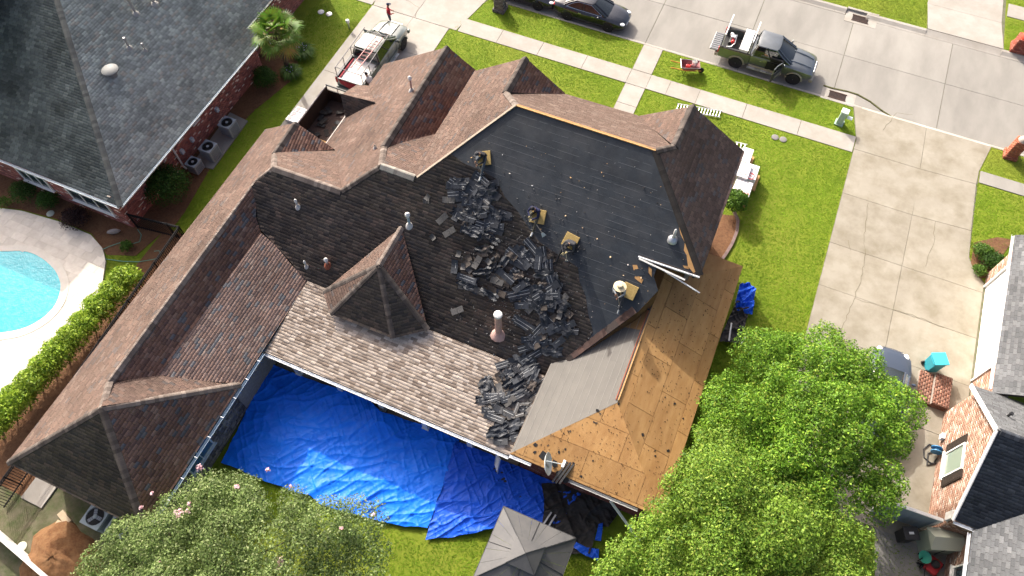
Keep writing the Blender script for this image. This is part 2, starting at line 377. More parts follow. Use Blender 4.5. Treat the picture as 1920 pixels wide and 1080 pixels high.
slabs(ld, [[(-24.05, 32.87), (-21.12, 32.87), (-21.12, 36.42), (-24.9, 36.42)], [(-21.12, 32.87), (-18.05, 32.87), (-17.4, 36.42), (-21.12, 36.42)]]
      + [(-24.1, -21.12, a, b) for a, b in ((29.9, 32.85), (26.5, 29.9), (23.1, 26.5), (18.5, 23.1))]+[(-21.12, -18.55, a, b) for a, b in ((29.9, 32.85), (26.5, 29.9), (23.1, 26.5), (18.5, 23.1))], -.01, .03, CONC)
rd = struct(MB().prism([(7.15, 12), (15.2, 12), (15.2, 26.7), (14.6, 27.3), (14.1, 28.2), (13.95, 34.3), (14.4, 36.42), (6.5, 36.42), (7.13, 33.9)], -.02, .005).build('neighbour_driveway', CONC_BED))
ry = [12.2, 17.6, 20.65, 23.4, 26.22, 29.75, 33.15]
slabs(rd, [[(7.14, 33.15), (10.86, 33.15), (10.76, 36.43), (6.55, 36.43), (7.15, 33.9)], [(10.86, 33.15), (13.9, 33.3), (13.95, 34.3), (14.4, 36.43), (10.76, 36.43)]]
      + [(7.15, 10.92, a, b) for a, b in zip(ry, ry[1:])]+[(10.92, 14.98, a, b) for a, b in zip(ry[:3], ry[1:4])]
      + [[(10.92, 23.4), (14.98, 23.4), (14.98, 26.22), (10.92, 26.22)], [(10.92, 26.22), (14.98, 26.22), (14.98, 26.8), (14.5, 27.3), (14.1, 28.1), (14.0, 29.95), (10.92, 29.75)], [(10.92, 29.75), (14.0, 29.95), (13.9, 33.3), (10.86, 33.15)]], -.01, .03, CONC_DRIVE)
fd = struct(MB().prism([(9.6, 44.98), (14.3, 44.98), (13.4, 60), (9.0, 60), (9.3, 47.8)], -.02, .005).build('opposite_driveway', CONC_BED))
slabs(fd, [[(9.65, 44.98), (14.3, 44.98), (13.95, 47.4), (9.3, 47.4)], [(9.3, 47.4), (13.95, 47.4), (13.4, 60), (9.0, 60)]], -.01, .03, CONC)
# hairline cracks in the neighbour's drive, thin wandering strips of weed-filled joint
def crack(pts, parent, wid=.022):
    q = [P(*p, .0) for p in pts]; path = []
    for a, b in zip(q, q[1:]):
        k = max(2, int((b-a).length/.25))
        path += [a.lerp(b, i/k)+Vector((random.uniform(-.05, .05), random.uniform(-.05, .05), 0)) for i in range(k)]
    path.append(q[-1]); mb = MB(); vs = []
    for i, p in enumerate(path):
        d = (path[min(i+1, len(path)-1)]-path[max(i-1, 0)]).normalized(); nn = Vector((-d.y, d.x, 0))*wid*random.uniform(.3, .6)
        vs += [(p+nn)+Vector((0, 0, .037)), (p-nn)+Vector((0, 0, .037))]
    mb.add(vs, [(2*i, 2*i+1, 2*i+3, 2*i+2) for i in range(len(path)-1)]); mb.build('crack', CRK, parent)
CRK = mat('crack_dirt', (.17, .145, .10), (.12, .11, .06), 6, .95)
for c in ([(1627, 380), (1620, 440), (1622, 475), (1615, 520), (1600, 562), (1585, 600), (1570, 640)], [(1752, 415), (1750, 455), (1735, 500)], [(1590, 452), (1594, 470)],
          [(1600, 560), (1640, 572), (1673, 580), (1720, 595), (1770, 615)], [(1712, 216+0), (1680, 212), (1655, 245)]): crack(c, rd)
crack([(1010-250, 0), (785, 15), (778, 33)], ld)
# weedy curved joint by the near storm drain
WEED = mat('weed_line', (.05, .06, .015), (.10, .09, .03), 10, .95, 1, 60)
mb = MB(); pts = [P(x, y, 0) for x, y in ((1546, 158), (1562, 163), (1590, 169), (1610, 175), (1633, 188), (1655, 205), (1672, 216))]
for a, b in zip(pts, pts[1:]):
    mb.box(((a+b)/2)+Vector((0, 0, KZ+.02)), ((b-a).length+.05, .09, .05), math.atan2((b-a).y, (b-a).x))
tag(mb.build('weed_strip', WEED), 'thin line of weeds curving along the kerb joint past the near storm drain', 'weeds')['kind'] = 'stuff'
def drain(cx, cy, near, label):
    e = empty('storm_drain', (cx, cy, KZ), 0, label, 'storm drain')
    mb = MB(); sgn = -1 if near else 1
    mb.prism(rect(cx-1.0, cx+1.0, cy-.55, cy+.55), KZ-.02, KZ+.012); mb.build('apron', CONC, e)
    mb = MB(); mb.prism(rect(cx-.55, cx+.45, cy-.3, cy+.22), KZ+.0, KZ+.018); mb.build('pit', DARK, e)
    for i in range(14): MB().box((cx-.5+i*.068, cy-.04, KZ+.03), (.022, .5, .03)).build('grate_bar', mat('rusty_iron', (.09, .05, .035), (.05, .03, .025), 20, .8), e)
    for y in (-.3, .22): MB().box((cx-.05, cy+y, KZ+.03), (1.06, .05, .035)).build('frame', mat('rusty_iron'), e)
    MB().box((cx, cy+sgn*.62, KZ+.075), (2.0, .16, .15)).build('hood', CONC, e)
q = P(1573, 178); drain(q.x, q.y+.05, True, 'iron storm drain grate in the near kerb beside the green utility box')
q = P(1616, 33); drain(q.x, q.y, False, 'iron storm drain grate in the far kerb across the street')

# ------------------------------------------------ the house being re-roofed
PB = (3-.65*11.96, 0, .65)                                   # big rear slope
PS1 = (2.9+.66*22.6, .66, 0); PW = (2.9-.30*15.65, -.30, 0)    # long wing, pool side and court side
PS2 = (6.41+.66*13.92, .66, 0); PS3 = (6.41+.70*12.2, .70, 0); PR = (6.47+.667*1.14, -.667, 0); P3 = (8.81+.64*20.9, 0, -.64); P2 = (6.41+.42*17.2, 0, -.42)
on = lambda pl, x, y: Vector((x, y, zof(pl, x, y)))
A0 = on(PS1, -22.6, -.44); A1 = on(PS1, -22.6, PL(555, 230, PS1).y); V1 = PL(555, 230, PS1); V2 = PL(515, 288, PS1); V3 = on(PB, -19.07, 15.7)
RG0 = PL(205, 715, PS1); RG1 = PL(480, 340, PS1); BK = zof(PW, -18.75, 0); kst = (RG0.z-BK)/(-18.75-RG0.x); PST = (RG0.z+kst*RG0.x, -kst, 0); BK0 = PL(295, 707, PW); BK1 = PL(490, 437, PW); PK = PL(190, 765, PS1); EC = Vector((-15.66, -.44, 2.9)); WA = on(PW, -15.65, 6.35); WB = on(PB, -15.65, 11.96)
W1 = PL(520, 463, PB); W2 = PL(480, 407, PST)
V4 = on(PB, -15.4, 15.75); V5 = on(PB, -13.92, 17.2); V6 = Vector((-14.55, 18.5, 6.0)); V7 = on(PS2, -14.75, 25.76); Q1 = Vector((-18.0, 18.91, 3.72))
E2a = on(PS2, -18.95, 25.76); E2b = on(PS2, -18.95, 19.4); V10 = on(PB, -12.2, 17.2); V11 = on(PB, -8.78, 20.9); V16 = on(PB, -2.41, 20.9)
VJ = on(PS3, -9.06, 21.04); V12 = on(PS3, -9.82, 22.1); V13 = on(PS3, -9.85, 24.5); V8 = on(PS3, -12.6, 24.53); S3c = on(PS3, -12.6, 16.8)
V14 = Vector((-7.68, 24.52, 6.5)); V19 = Vector((-4.1, 24.56, 6.5)); V17 = on(PR, -1.78, 21.8); V18 = on(PR, -1.7, 24.4); FR = on(PR, 1.14, 24.5); G = on(PR, 1.14, 17.3); GL = on(PB, -1.56, 17.25)
RP = Vector((-.22, 11.37, 4.6)); RW1 = Vector((-.3, 16.7, 4.6)); FC = Vector((-3.56, 8.06, 3.3)); VM = on(PB, -3.15, 12.32)
house = empty('brick_house', (-9, 14, 0), 0, 'large brown-shingled house with stripped black and bare plywood roof sections being re-roofed', 'house')
BROWN = [(0.135, 0.094, 0.075, 4), (0.121, 0.083, 0.068, 3), (0.151, 0.101, 0.080, 3), (0.112, 0.094, 0.087, 0.6), (0.160, 0.117, 0.096, 1.2)]
DARKB = [(0.103, 0.084, 0.068, 4), (0.080, 0.066, 0.057, 3), (0.125, 0.094, 0.076, 1.4), (0.066, 0.058, 0.053, 1.5)]
REDB2 = [(0.362, 0.241, 0.186, 4), (0.394, 0.273, 0.216, 3), (0.295, 0.205, 0.167, 2), (0.242, 0.234, 0.225, 1), (0.437, 0.325, 0.255, 1)]  # lighter copy of the red shingles, brightened so the court slope looks sunlit
REDB = [(0.209, 0.119, 0.087, 4), (0.240, 0.143, 0.108, 3), (0.161, 0.097, 0.079, 2), (0.136, 0.132, 0.139, 1.2), (0.264, 0.172, 0.132, 1)]
LIGHT = [(0.514, 0.427, 0.342, 3), (0.597, 0.504, 0.410, 2), (0.308, 0.242, 0.189, 2.2), (0.411, 0.335, 0.266, 2)]
DECK = mat('roof_edge', (.045, .039, .035), (.03, .027, .025), 5, .9)
def slope(poly, pal, name='roof_slope', parent=house, **kw):
    o, u, v, n, q = frame_of(poly); d = MB().slab([o+u*a+v*b-n*.01 for a, b in q], .14).build(name, DECK, parent)
    kw.setdefault('gap', .014); courses('shingles', poly, pal, SH, d, **kw); return d
slope([A0, A1, V1, V2, PL(512, 313, PS1), RG1, RG0, PK], BROWN, blotch=.35, th=.006)
slope([BK0, WA, on(PW, -15.65, 12.1), PL(545, 495, PW), PL(520, 463, PW), BK1], REDB2, blotch=.25, th=.004, hj=.008); slope([RG0, BK0, BK1, W2, RG1], REDB, blotch=.25)
slope([RG0, PK, WA, BK0], BROWN, blotch=.2)
slope([PK, WA, EC], REDB, blotch=.25)
slope([A0, EC, PK], DARKB, blotch=.3)
slope([V2, V3, V4, Q1], BROWN, th=.008); slope([V1, V2, Q1], REDB)
slope([V4, V5, V6, V7, E2a, E2b, Q1], BROWN, blotch=.3, th=.008)
slope([V6, V7, Vector((-11.4, 25.76, 3.75)), Vector((-11.4, 23.8, 3.75))], REDB)
slope([V5, V6, Vector((-11.4, 23.8, 3.8)), on(P2, -11.6, 17.2)], BROWN, th=.008)
slope([V10, V11, VJ, V12, V13, V8, S3c], BROWN, blotch=.3, th=.008)
slope([V12, V13, V14], REDB)
slope([V11, V16, V17, V19, V14, V12, VJ], [(.140, .098, .080, 3), (.122, .084, .068, 3), (.16, .118, .098, 1)], th=.008)
slope([V17, V18, V19], BROWN); slope([V16, V17, V18, FR, G], [(.165, .112, .092, 3), (.14, .098, .082, 3), (.19, .13, .105, 2), (.14, .125, .122, 1)], blotch=.3, th=.008)
# rear slope: still shingled on the left, felt on the right
edge_px = [(846, 288), (872, 308), (905, 320), (931, 336), (946, 368), (972, 398), (992, 428), (1010, 452), (1034, 470), (1062, 486), (1084, 502), (1086, 527), (1098, 556), (1103, 590), (1112, 622)]
EDGE = [PL(x, y, PB) for x, y in edge_px]; VB = [on(PB, -2.2, 13.35), on(PB, -.75, 15.35)]
BRK0, BRK1 = WB, on(PB, -3.15, 11.97)
shing = [WB, W1, PL(494, 437, PB), PL(470, 410, PB), PL(462, 358, PB), V3, V4, V5, V10]+EDGE+[on(PB, -2.55, 12.95), VM, BRK1]
slope(shing, DARKB, blotch=.3, th=.004, hj=.008, ex=.15, tw=.31, jit=.25)
FELT = mat('black_felt', (.026, .033, .041), (.018, .0225, .028), 1.6, .55, .35, 14, c3=(.055, .057, .06), s3=1.1, f3=.55, spec=.4, rand=.12, bdist=.015)
feltp = [EDGE[0]]+[V11, V16, G, GL, PL(1232, 500, PB), PL(1226, 518, PB), PL(1234, 545, PB), on(PB, -.75, 15.35), on(PB, -2.55, 12.95)]+EDGE[:0:-1]
fb = MB().slab([p-Vector((0, 0, .02)) for p in feltp], .13).build('felt_slope', mat('old_plywood', (.33, .19, .085), (.26, .145, .06), 6, .85), house)
FELTS = pieces('felt_strip', feltp, FELT, fb, .62, 60, .004, gap=-.02, stag=0, lift=-.012, hj=.006)
# chalk lines and nail rows left on the felt: thin raised rows, one mesh
o_, u_, v_, n_, q_ = frame_of(feltp); mb = MB(); ys = np.arange(min(p[1] for p in q_), max(p[1] for p in q_), .305)
for y in ys:
    x = min(p[0] for p in q_)
    while x < max(p[0] for p in q_):
        ln = random.uniform(.3, 1.6)
        if inpoly([x, x+ln], [y, y], q_).all() and random.random() < .85:
            jy = random.uniform(-.008, .008); wv = random.uniform(.006, .014)
            mb.add([o_+u_*a+v_*(y+jy+b)+n_*.006 for a, b in ((x, 0), (x+ln, 0), (x+ln, wv), (x, wv))], [(0, 1, 2, 3)] if (u_.cross(v_)).dot(n_) > 0 else [(3, 2, 1, 0)])
        x += ln+random.uniform(.03, .3)
stuff(mb.build('chalk_lines', mat('chalk', (.125, .132, .14), rough=.9), fb))
WOOD = mat('fresh_wood', (.52, .30, .12), (.42, .23, .085), 7, .75, .2, 40)
def patch(pts, pl, name, m, parent, up=.008, th=.006):
    q = [PL(x, y, pl)+Vector((0, 0, up)) for x, y in pts]; return MB().slab(q, th).build(name, m, parent)
for pts in ([(1272, 420), (1277, 424), (1295, 470), (1308, 508), (1300, 512), (1290, 500), (1287, 478), (1282, 470), (1284, 455), (1276, 440)], [(1255, 366), (1261, 366), (1263, 380), (1256, 376)], [(1266, 404), (1273, 402), (1274, 411), (1268, 410)],
            [(1280, 498), (1290, 499), (1292, 505), (1283, 503)], [(1186, 497), (1194, 497), (1197, 504), (1188, 507)], [(1190, 519), (1196, 516), (1206, 525), (1203, 532), (1190, 522)], [(1216, 500), (1222, 505), (1222, 520), (1216, 512)]): patch(pts, PB, 'bare_wood_patch', WOOD, fb, .014)
patch([(1190, 505), (1206, 506), (1208, 516), (1192, 519)], PB, 'torn_felt', FELT, fb, .02)
# plywood right wing
PLYW = mat('plywood', (.43, .25, .098), (.36, .195, .068), 4.5, .8, .2, 30, c3=(.24, .115, .04), s3=1.3, f3=.5, stretch=(1.0, .28, 1.0), rand=.2)
PPS = (3.3+.408*2.96, -.408, 0); kt = (4.6-3.3)/(11.37-8.06); PPT = (3.3-kt*8.06, 0, kt); kf = 1.3/3.34; PF = (3.3+kf*3.56, kf, 0)
ns = Vector((2.96, 20.65, 3.3)); c1 = Vector((2.96, 8.06, 3.3))
plyp = [RP, c1, ns, Vector((1.7, 19.4, zof(PPS, 1.7, 19.4))), Vector((.9, 18.6, zof(PPS, .9, 18.6))), Vector((-.3, 18.6, 4.6))]
wing = MB().slab([p-Vector((0, 0, .02)) for p in plyp], .12).build('plywood_slope', mat('old_plywood'), house)
pieces('plywood_sheet', plyp, PLYW, wing, 1.22, 2.44, .012, gap=.022, lift=-.018, off=(.4, 0), hj=.004)
ply2 = [FC, c1, RP]; wing2 = MB().slab([p-Vector((0, 0, .02)) for p in ply2], .12).build('plywood_slope', mat('old_plywood'), house)
pieces('plywood_sheet', ply2, PLYW, wing2, 1.22, 2.44, .012, gap=.022, lift=-.018, off=(.9, .15), hj=.004)
ply3 = [ns, Vector((1.0, 20.65, 3.4)), Vector((.9, 18.6, zof(PPS, .9, 18.6))), Vector((1.7, 19.4, zof(PPS, 1.7, 19.4)))]
w3 = MB().slab([p-Vector((0, 0, .02)) for p in ply3], .1).build('plywood_slope', PLYW, house)
GREYF = mat('grey_felt', (.135, .127, .112), (.117, .11, .098), 2.0, .75, .2, 20, rand=.06)
MB().slab([on(PF, x, y)+Vector((0, 0, .012)) for x, y in ((-1.9, 14.9), (-.34, 14.9), (-.34, 16.68), (-1.9, 16.68))], .01).build('plywood_patch', PLYW, house); MB().slab([Vector((-1.9, 16.7, 4.0)), Vector((-.3, 16.7, 4.6)), Vector((-.3, 18.6, 4.6)), Vector((-1.9, 18.6, 4.0))], .03).build('plywood_patch', PLYW, house)
ragged = [(1160, 757), (1140, 768), (1122, 785), (1105, 795), (1090, 797), (1068, 806), (1050, 816), (1030, 823), (1005, 836), (985, 848), (962, 857)]
feltq = [RP, RW1, on(PF, -1.9, 16.7), on(PF, -3.5, 13.2), FC]
f2 = MB().slab([p-Vector((0, 0, .02)) for p in feltq], .12).build('felt_slope', mat('old_plywood'), house)
for a, b in ((on(PB, -2.55, 12.95), on(PB, -.75, 15.35)), (on(PB, -.75, 15.35), PL(1234, 545, PB)), (PL(1234, 545, PB), GL)):
    MB().add([a-Vector((0, 0, .06)), b-Vector((0, 0, .06)), Vector((b.x, b.y, 2.9)), Vector((a.x, a.y, 2.9))], [(0, 1, 2, 3), (3, 2, 1, 0)]).build('step_wall', mat('old_plywood'), house)
pieces('felt_strip', feltq, GREYF, f2, .92, 60, .004, gap=-.015, stag=0, lift=-.012, hj=.003)
o_, u_, v_, n_, q_ = frame_of(feltq); mb = MB(); y = min(p[1] for p in q_)+.1
while y < max(p[1] for p in q_):
    xs_ = np.linspace(min(p[0] for p in q_), max(p[0] for p in q_), 60); ok = inpoly(xs_, xs_*0+y, q_) & inpoly(xs_, xs_*0+y+.02, q_)
    if ok.sum() > 3:
        a, b = xs_[ok][0], xs_[ok][-1]; f = [(0, 1, 2, 3)] if (u_.cross(v_)).dot(n_) > 0 else [(3, 2, 1, 0)]
        mb.add([o_+u_*s+v_*t+n_*.006 for s, t in ((a, y), (b, y), (b, y+.014), (a, y+.014))], f)
    y += .31
stuff(mb.build('printed_lines', mat('felt_print', (.26, .25, .23), rough=.8), f2))
# strip of grey felt lapped over the end hip, with a torn black edge
for a, b in zip(ragged, ragged[1:]):
    for i in range(3):
        x = a[0]+(b[0]-a[0])*random.random(); y = a[1]+(b[1]-a[1])*random.random(); r = random.uniform(2, 5.5)
        patch([(x+random.uniform(-r, r), y+random.uniform(-r*.7, r*.7)) for _ in range(3)], PPT, 'torn_felt', mat('black_felt'), wing2, .012+.002*i, .004)
BLT = mat('tar_scrap', (.014, .014, .016), rough=.7)
def scraps(pl, spots, parent, n=5):
    for x, y, r in spots:
        ph = random.random()*6; patch([(x+r*random.uniform(.5, 1.1)*math.cos(ph+2*math.pi*i/n), y+r*random.uniform(.5, 1.1)*math.sin(ph+2*math.pi*i/n)) for i in range(n)], pl, 'felt_scrap', BLT, parent, .012, .004)
scraps(PPT, [(1004, 835, 5), (1003, 848, 4), (1020, 855, 12), (1048, 848, 4), (1060, 842, 3), (1075, 868, 2.5), (1090, 893, 3), (1040, 870, 9), (1050, 890, 12), (1060, 900, 9), (1025, 862, 8), (1120, 770, 5), (1112, 864, 2)], wing2)
scraps(PPS, [(1205, 815, 4), (1253, 845, 3.5), (1229, 855, 3), (1253, 903, 4), (1265, 757, 3), (1247, 745, 2), (1281, 785, 2.5), (1160, 757, 3), (1228, 845, 2), (1300, 520, 3), (1216, 580, 3)]+[(random.uniform(1200, 1340), random.uniform(560, 760), random.uniform(.8, 1.6)) for _ in range(40)], wing)
for pl_, poly_, par_ in ((PPS, plyp, wing), (PPT, ply2, wing2)):
    mb = MB(); xs_ = [p.x for p in poly_]; ys_ = [p.y for p in poly_]
    for i in range(520):
        x, y = random.uniform(min(xs_), max(xs_)), random.uniform(min(ys_), max(ys_))
        if inpoly([x], [y], [(p.x, p.y) for p in poly_])[0]: mb.box(on(pl_, x, y)+Vector((0, 0, .004)), (random.uniform(.012, .05), random.uniform(.012, .03), .008), random.random()*3, col=random.choice([(.02, .018, .016), (.05, .035, .02), (.13, .07, .03), (.13, .07, .03)]))
    stuff(mb.build('tar_flecks', BRICK, par_))
FAS = mat('fascia_white', (.72, .72, .70), (.6, .6, .58), 3, .5)
def bar(a, b, d, name, m, parent, up=0.0, h=.12):
    a, b = Vector(a), Vector(b); x = (b-a).normalized(); y = Vector((0, 0, 1)).cross(x).normalized(); z = x.cross(y); M = Matrix((x, y, z)).transposed()
    return MB().box((a+b)/2+Vector((0, 0, up)), ((b-a).length, d, h), M=M).build(name, m, parent)
def gutter(a, b, parent, m=FAS, out=(0, -1)):
    a, b = Vector(a), Vector(b); x = (b-a).normalized(); o = Vector((out[0], out[1], 0)); mb = MB()
    pr = [(0, -.10), (.09, -.10), (.13, .02), (.118, .02), (.08, -.085), (.01, -.085), (.01, .0), (0, .0)]
    v = [p+o*(q[0]+.012)+Vector((0, 0, q[1]-.02)) for p in (a, b) for q in pr]; n = len(pr)
    mb.add(v, [tuple(range(n)), tuple(range(2*n-1, n-1, -1))]+[(i, n+i, n+(i+1) % n, (i+1) % n) for i in range(n)]); return mb.build('gutter', m, parent)
LP = (2.72-.072*8.12, 0, .072)
lightp = [Vector((-15.62, 8.12, 2.72)), Vector((-3.62, 8.12, 2.72)), Vector((-3.2, 11.92, 2.99)), Vector((-15.62, 11.94, 2.99))]
slope(lightp, LIGHT, gap=.004, ex=.145, tw=.26, th=.003, hj=.024, wj=.3, jit=.12)
GW = mat('gutter_white', (.82, .84, .86), (.7, .72, .74), 5, .3)
gutter((-15.6, 8.1, 2.7), (-3.62, 8.1, 2.7), house, GW); gutter((-3.55, 8.05, 3.25), (-2.6, 8.05, 3.25), house, GW); gutter((-1.2, 8.05, 3.25), (2.0, 8.05, 3.25), house, mat('gutter_dull', (.45, .45, .44), rough=.5))
gutter((-15.63, 8.0, 2.86), (-15.63, -.4, 2.86), house, mat('gutter_blue', (.30, .38, .46), rough=.35), out=(1, 0))
for i in range(9): MB().box((-15.56, 7.6-i*.95, 2.872), (.16, .03, .012)).build('gutter_strap', GW, house)
bar((-1.56, 17.17, 6.42), (1.12, 17.2, 6.44), .07, 'gutter', mat('gutter_torn', (.5, .52, .54), rough=.4), house, h=.07)
bar((-.4, 16.97, 6.4), (1.35, 16.73, 6.05), .05, 'bent_gutter', mat('gutter_torn'), house, h=.045); bar((-1.5, 17.05, 6.48), (.6, 16.93, 6.3), .08, 'bent_gutter', mat('gutter_dull'), house, h=.04)
bar((.9, 8.0, 2.8), (2.6, 7.3, 1.4), .09, 'loose_gutter', GW, house, h=.09)
# ridge and hip caps
def caps(a, b, kk=.6, w=.17, up=.035, pal=BROWN, parent=house, step=.17, name='ridge_cap', lift=.0):
    a, b = Vector(a), Vector(b); x = (b-a); n = max(2, int(x.length/step)); x.normalize(); y = Vector((0, 0, 1)).cross(x).normalized(); z = x.cross(y)
    mb = MB()
    for i in range(n):
        p0 = a+(b-a)*(i/n); p1 = a+(b-a)*((i+1.15)/n if i < n-1 else 1); c = tuple(palette(1, pal, .2)[0]); h0, h1 = up+.009, up; j = random.uniform(-.008, .008)
        pr = lambda p, h: [p-y*w-z*(w*kk-.01+.03), p-y*w+z*(h-w*kk), p-y*.03+z*h, p+y*(.03+j)+z*h, p+y*w+z*(h-w*kk), p+y*w-z*(w*kk-.01+.03)]
        mb.add(pr(p0, h0)+pr(p1, h1), [(0, 1, 7, 6), (1, 2, 8, 7), (2, 3, 9, 8), (3, 4, 10, 9), (4, 5, 11, 10), (5, 4, 3, 2, 1, 0), (6, 7, 8, 9, 10, 11)], c=c)
    return mb.build(name, SH, parent)
CAPL = [(.20, .165, .14, 2), (.16, .13, .11, 2), (.24, .20, .17, 1)]; CAPD = [(.10, .085, .075, 2), (.08, .068, .06, 2), (.13, .11, .095, 1)]
for a, b, kk, pal, up in ((RG0, RG1, .9, CAPL, .07), (RG1, V3, .5, CAPL, .06), (PK, RG0, .5, CAPL, .04), (PK, A0, .45, CAPD, .03), (PK, EC, .5, CAPD, .04), (PK, WA, .5, CAPL, .04), (V1, V2, .75, CAPD, .08), (V2, V3, .5, CAPL, .05), (V3, V4, .75, CAPL, .08),
                          (V4, V5, .45, CAPD, .05), (V5, V10, .7, [(.30, .29, .25, 1), (.26, .24, .21, 1)], .08), (V5, V6, .45, CAPL, .06), (V7, V6, .72, CAPD, .09), (V13, V12, .75, CAPD, .08), (V12, V11, .5, CAPL, .05), (V18, V17, .75, CAPD, .10), (V17, V16, .5, CAPD, .06), (V16, G, .45, [(.045, .04, .036, 1)], .03)):
    caps(a, b, kk, up=up, pal=pal, w=.19 if up > .07 else .15)
# splintered deck edges where the caps were stripped
bar(V11+Vector((0, 0, .02)), V16+Vector((0, 0, .02)), .07, 'ridge_board', WOOD, house, h=.05); bar(V11+Vector((0, .1, -.02)), V16+Vector((0, .1, -.02)), .03, 'ridge_board', WOOD, house, h=.05)
bar(V10+Vector((.1, .02, .03)), V11+Vector((-.05, 0, .03)), .09, 'drip_board', mat('bleached_wood', (.42, .35, .27), (.33, .27, .2), 9, .8), house, h=.04)
bar(RP+Vector((0, .1, .02)), RW1+Vector((.02, -.2, .02)), .05, 'ridge_board', WOOD, house, h=.05); bar(RP+Vector((-.1, .1, .0)), RW1+Vector((-.1, -.2, .0)), .04, 'ridge_board', mat('red_chalk_wood', (.28, .09, .05), rough=.8), house, h=.04)
# lapped band of old valley shingles
va, vb = on(PB, -.75, 15.35), on(PB, -2.75, 12.75)
caps(va+Vector((-.2, .02, .02)), vb+Vector((-.2, .05, .02)), .0, .2, .03, [(.075, .05, .043, 2), (.10, .062, .05, 1), (.05, .04, .036, 1)], name='valley_shingles', step=.3)
# half-octagon bay roof rising through the rear slope
DP = Vector((-12.03, 13.04, 5.14)); DB = on(PB, -12.05, 15.25); d0, d1, d2, d3 = (Vector(p) for p in ((-14.5, 11.62, 3.32), (-13.62, 10.74, 3.32), (-10.42, 10.78, 3.32), (-9.17, 11.78, 3.32)))
for poly, pal in (([DB, DP, d0], BROWN), ([DP, d0, d1], BROWN), ([DP, d1, d2], DARKB), ([DP, d2, d3], DARKB), ([DB, DP, d3], REDB)): slope(poly, pal, 'bay_slope', th=.008)
for b in (d0, d1, d2, d3): caps(DP, b, .3, .13, .03, CAPD)
caps(DB, DP, .7, .15, .05, CAPL)
# gable walls and storey walls
def wall_brick(a, b, z0, z1, parent, pal, name='wall', top=None):
    "brick wall between two plan points, facing right of a->b"
    a, b = Vector((a[0], a[1], 0)), Vector((b[0], b[1], 0)); d = (b-a).normalized(); n = Vector((d.y, -d.x, 0))
    poly = [a+Vector((0, 0, z0)), b+Vector((0, 0, z0)), b+Vector((0, 0, z1))]+([Vector(top)] if top else [])+[a+Vector((0, 0, z1))]
    mb = MB(); back = [p-n*.2 for p in poly]; k = len(poly)
    mb.add(poly+back, [tuple(range(k)), tuple(range(2*k-1, k-1, -1))]+[(i, k+i, k+(i+1) % k, (i+1) % k) for i in range(k)]); w_ = mb.build(name, MORTAR, parent)
    if pal: courses('bricks', poly, pal, BRICK, w_, ex=.076, tw=.215, th=.007, gap=.011, sides=True, wj=0, udir=tuple(d), jit=.18, hj=.003)
    return w_
BRR = [(.23, .075, .055, 3), (.19, .06, .045, 3), (.28, .10, .075, 2), (.33, .20, .16, .7), (.13, .05, .045, .8)]
STN = [(.26, .235, .215, 2), (.18, .165, .155, 2), (.34, .31, .28, 1), (.12, .11, .11, 1)]
wall_brick((-16.15, -.02), (-16.15, 12.4), 0, 2.78, house, None)
courses('stones', [Vector((-16.15, -.02, 0)), Vector((-16.15, 6.0, 0)), Vector((-16.15, 6.0, 2.75)), Vector((-16.15, -.02, 2.75))], STN, BRICK, house, ex=.13, tw=.3, th=.03, gap=.015, sides=True, wj=.5, udir=(0, 1, 0), hj=.02)
wall_brick((-22.15, -.02), (-16.15, -.02), 0, 2.8, house, BRR); wall_brick((-22.15, 18.4), (-22.15, -.02), 0, 2.8, house, BRR)
wall_brick((-17.7, 18.4), (-22.15, 18.4), 0, 2.8, house, BRR, top=(-19.9, 18.4, 4.0))
wall_brick((-16.1, 12.45), (-3.3, 12.45), 0, 2.9, house, BRR)
wall_brick((-18.45, 25.3), (-18.45, 18.4), 0, 3.1, house, BRR); wall_brick((-11.4, 25.3), (-18.45, 25.3), 0, 3.1, house, BRR, top=(-14.75, 25.3, 5.55))
wall_brick((-12.2, 24.1), (-12.2, 17.6), 3.0, 6.0, house, BRR); wall_brick((.75, 24.1), (-12.1, 24.1), 0, 6.3, house, BRR); wall_brick((.75, 18.3), (.75, 24.1), 0, 6.35, house, BRR)
wall_brick((-1.9, 18.6), (.75, 18.6), 3, 6.35, house, None)
wall_brick((2.55, 8.55), (2.55, 20.4), 0, 2.8, house, BRR); wall_brick((-3.3, 8.55), (2.55, 8.55), 0, 2.8, house, BRR); wall_brick((-3.3, 12.45), (-3.3, 8.55), 0, 2.8, house, BRR); wall_brick((2.55, 20.4), (.75, 20.4), 0, 2.8, house, BRR)
for gx, gt, gz, gd, gzz in ((-9.85, 24.12, 7.8, 1.9, 6.3), (-1.7, 24.12, 8.1, 2.2, 6.3)):
    MB().add([(gx-gd, gt, gzz), (gx+gd, gt, gzz), (gx, gt, gz), (gx-gd, gt-.15, gzz), (gx+gd, gt-.15, gzz), (gx, gt-.15, gz)], [(0, 1, 2), (5, 4, 3), (0, 3, 4, 1), (1, 4, 5, 2), (2, 5, 3, 0)]).build('gable_wall', FAS, house)
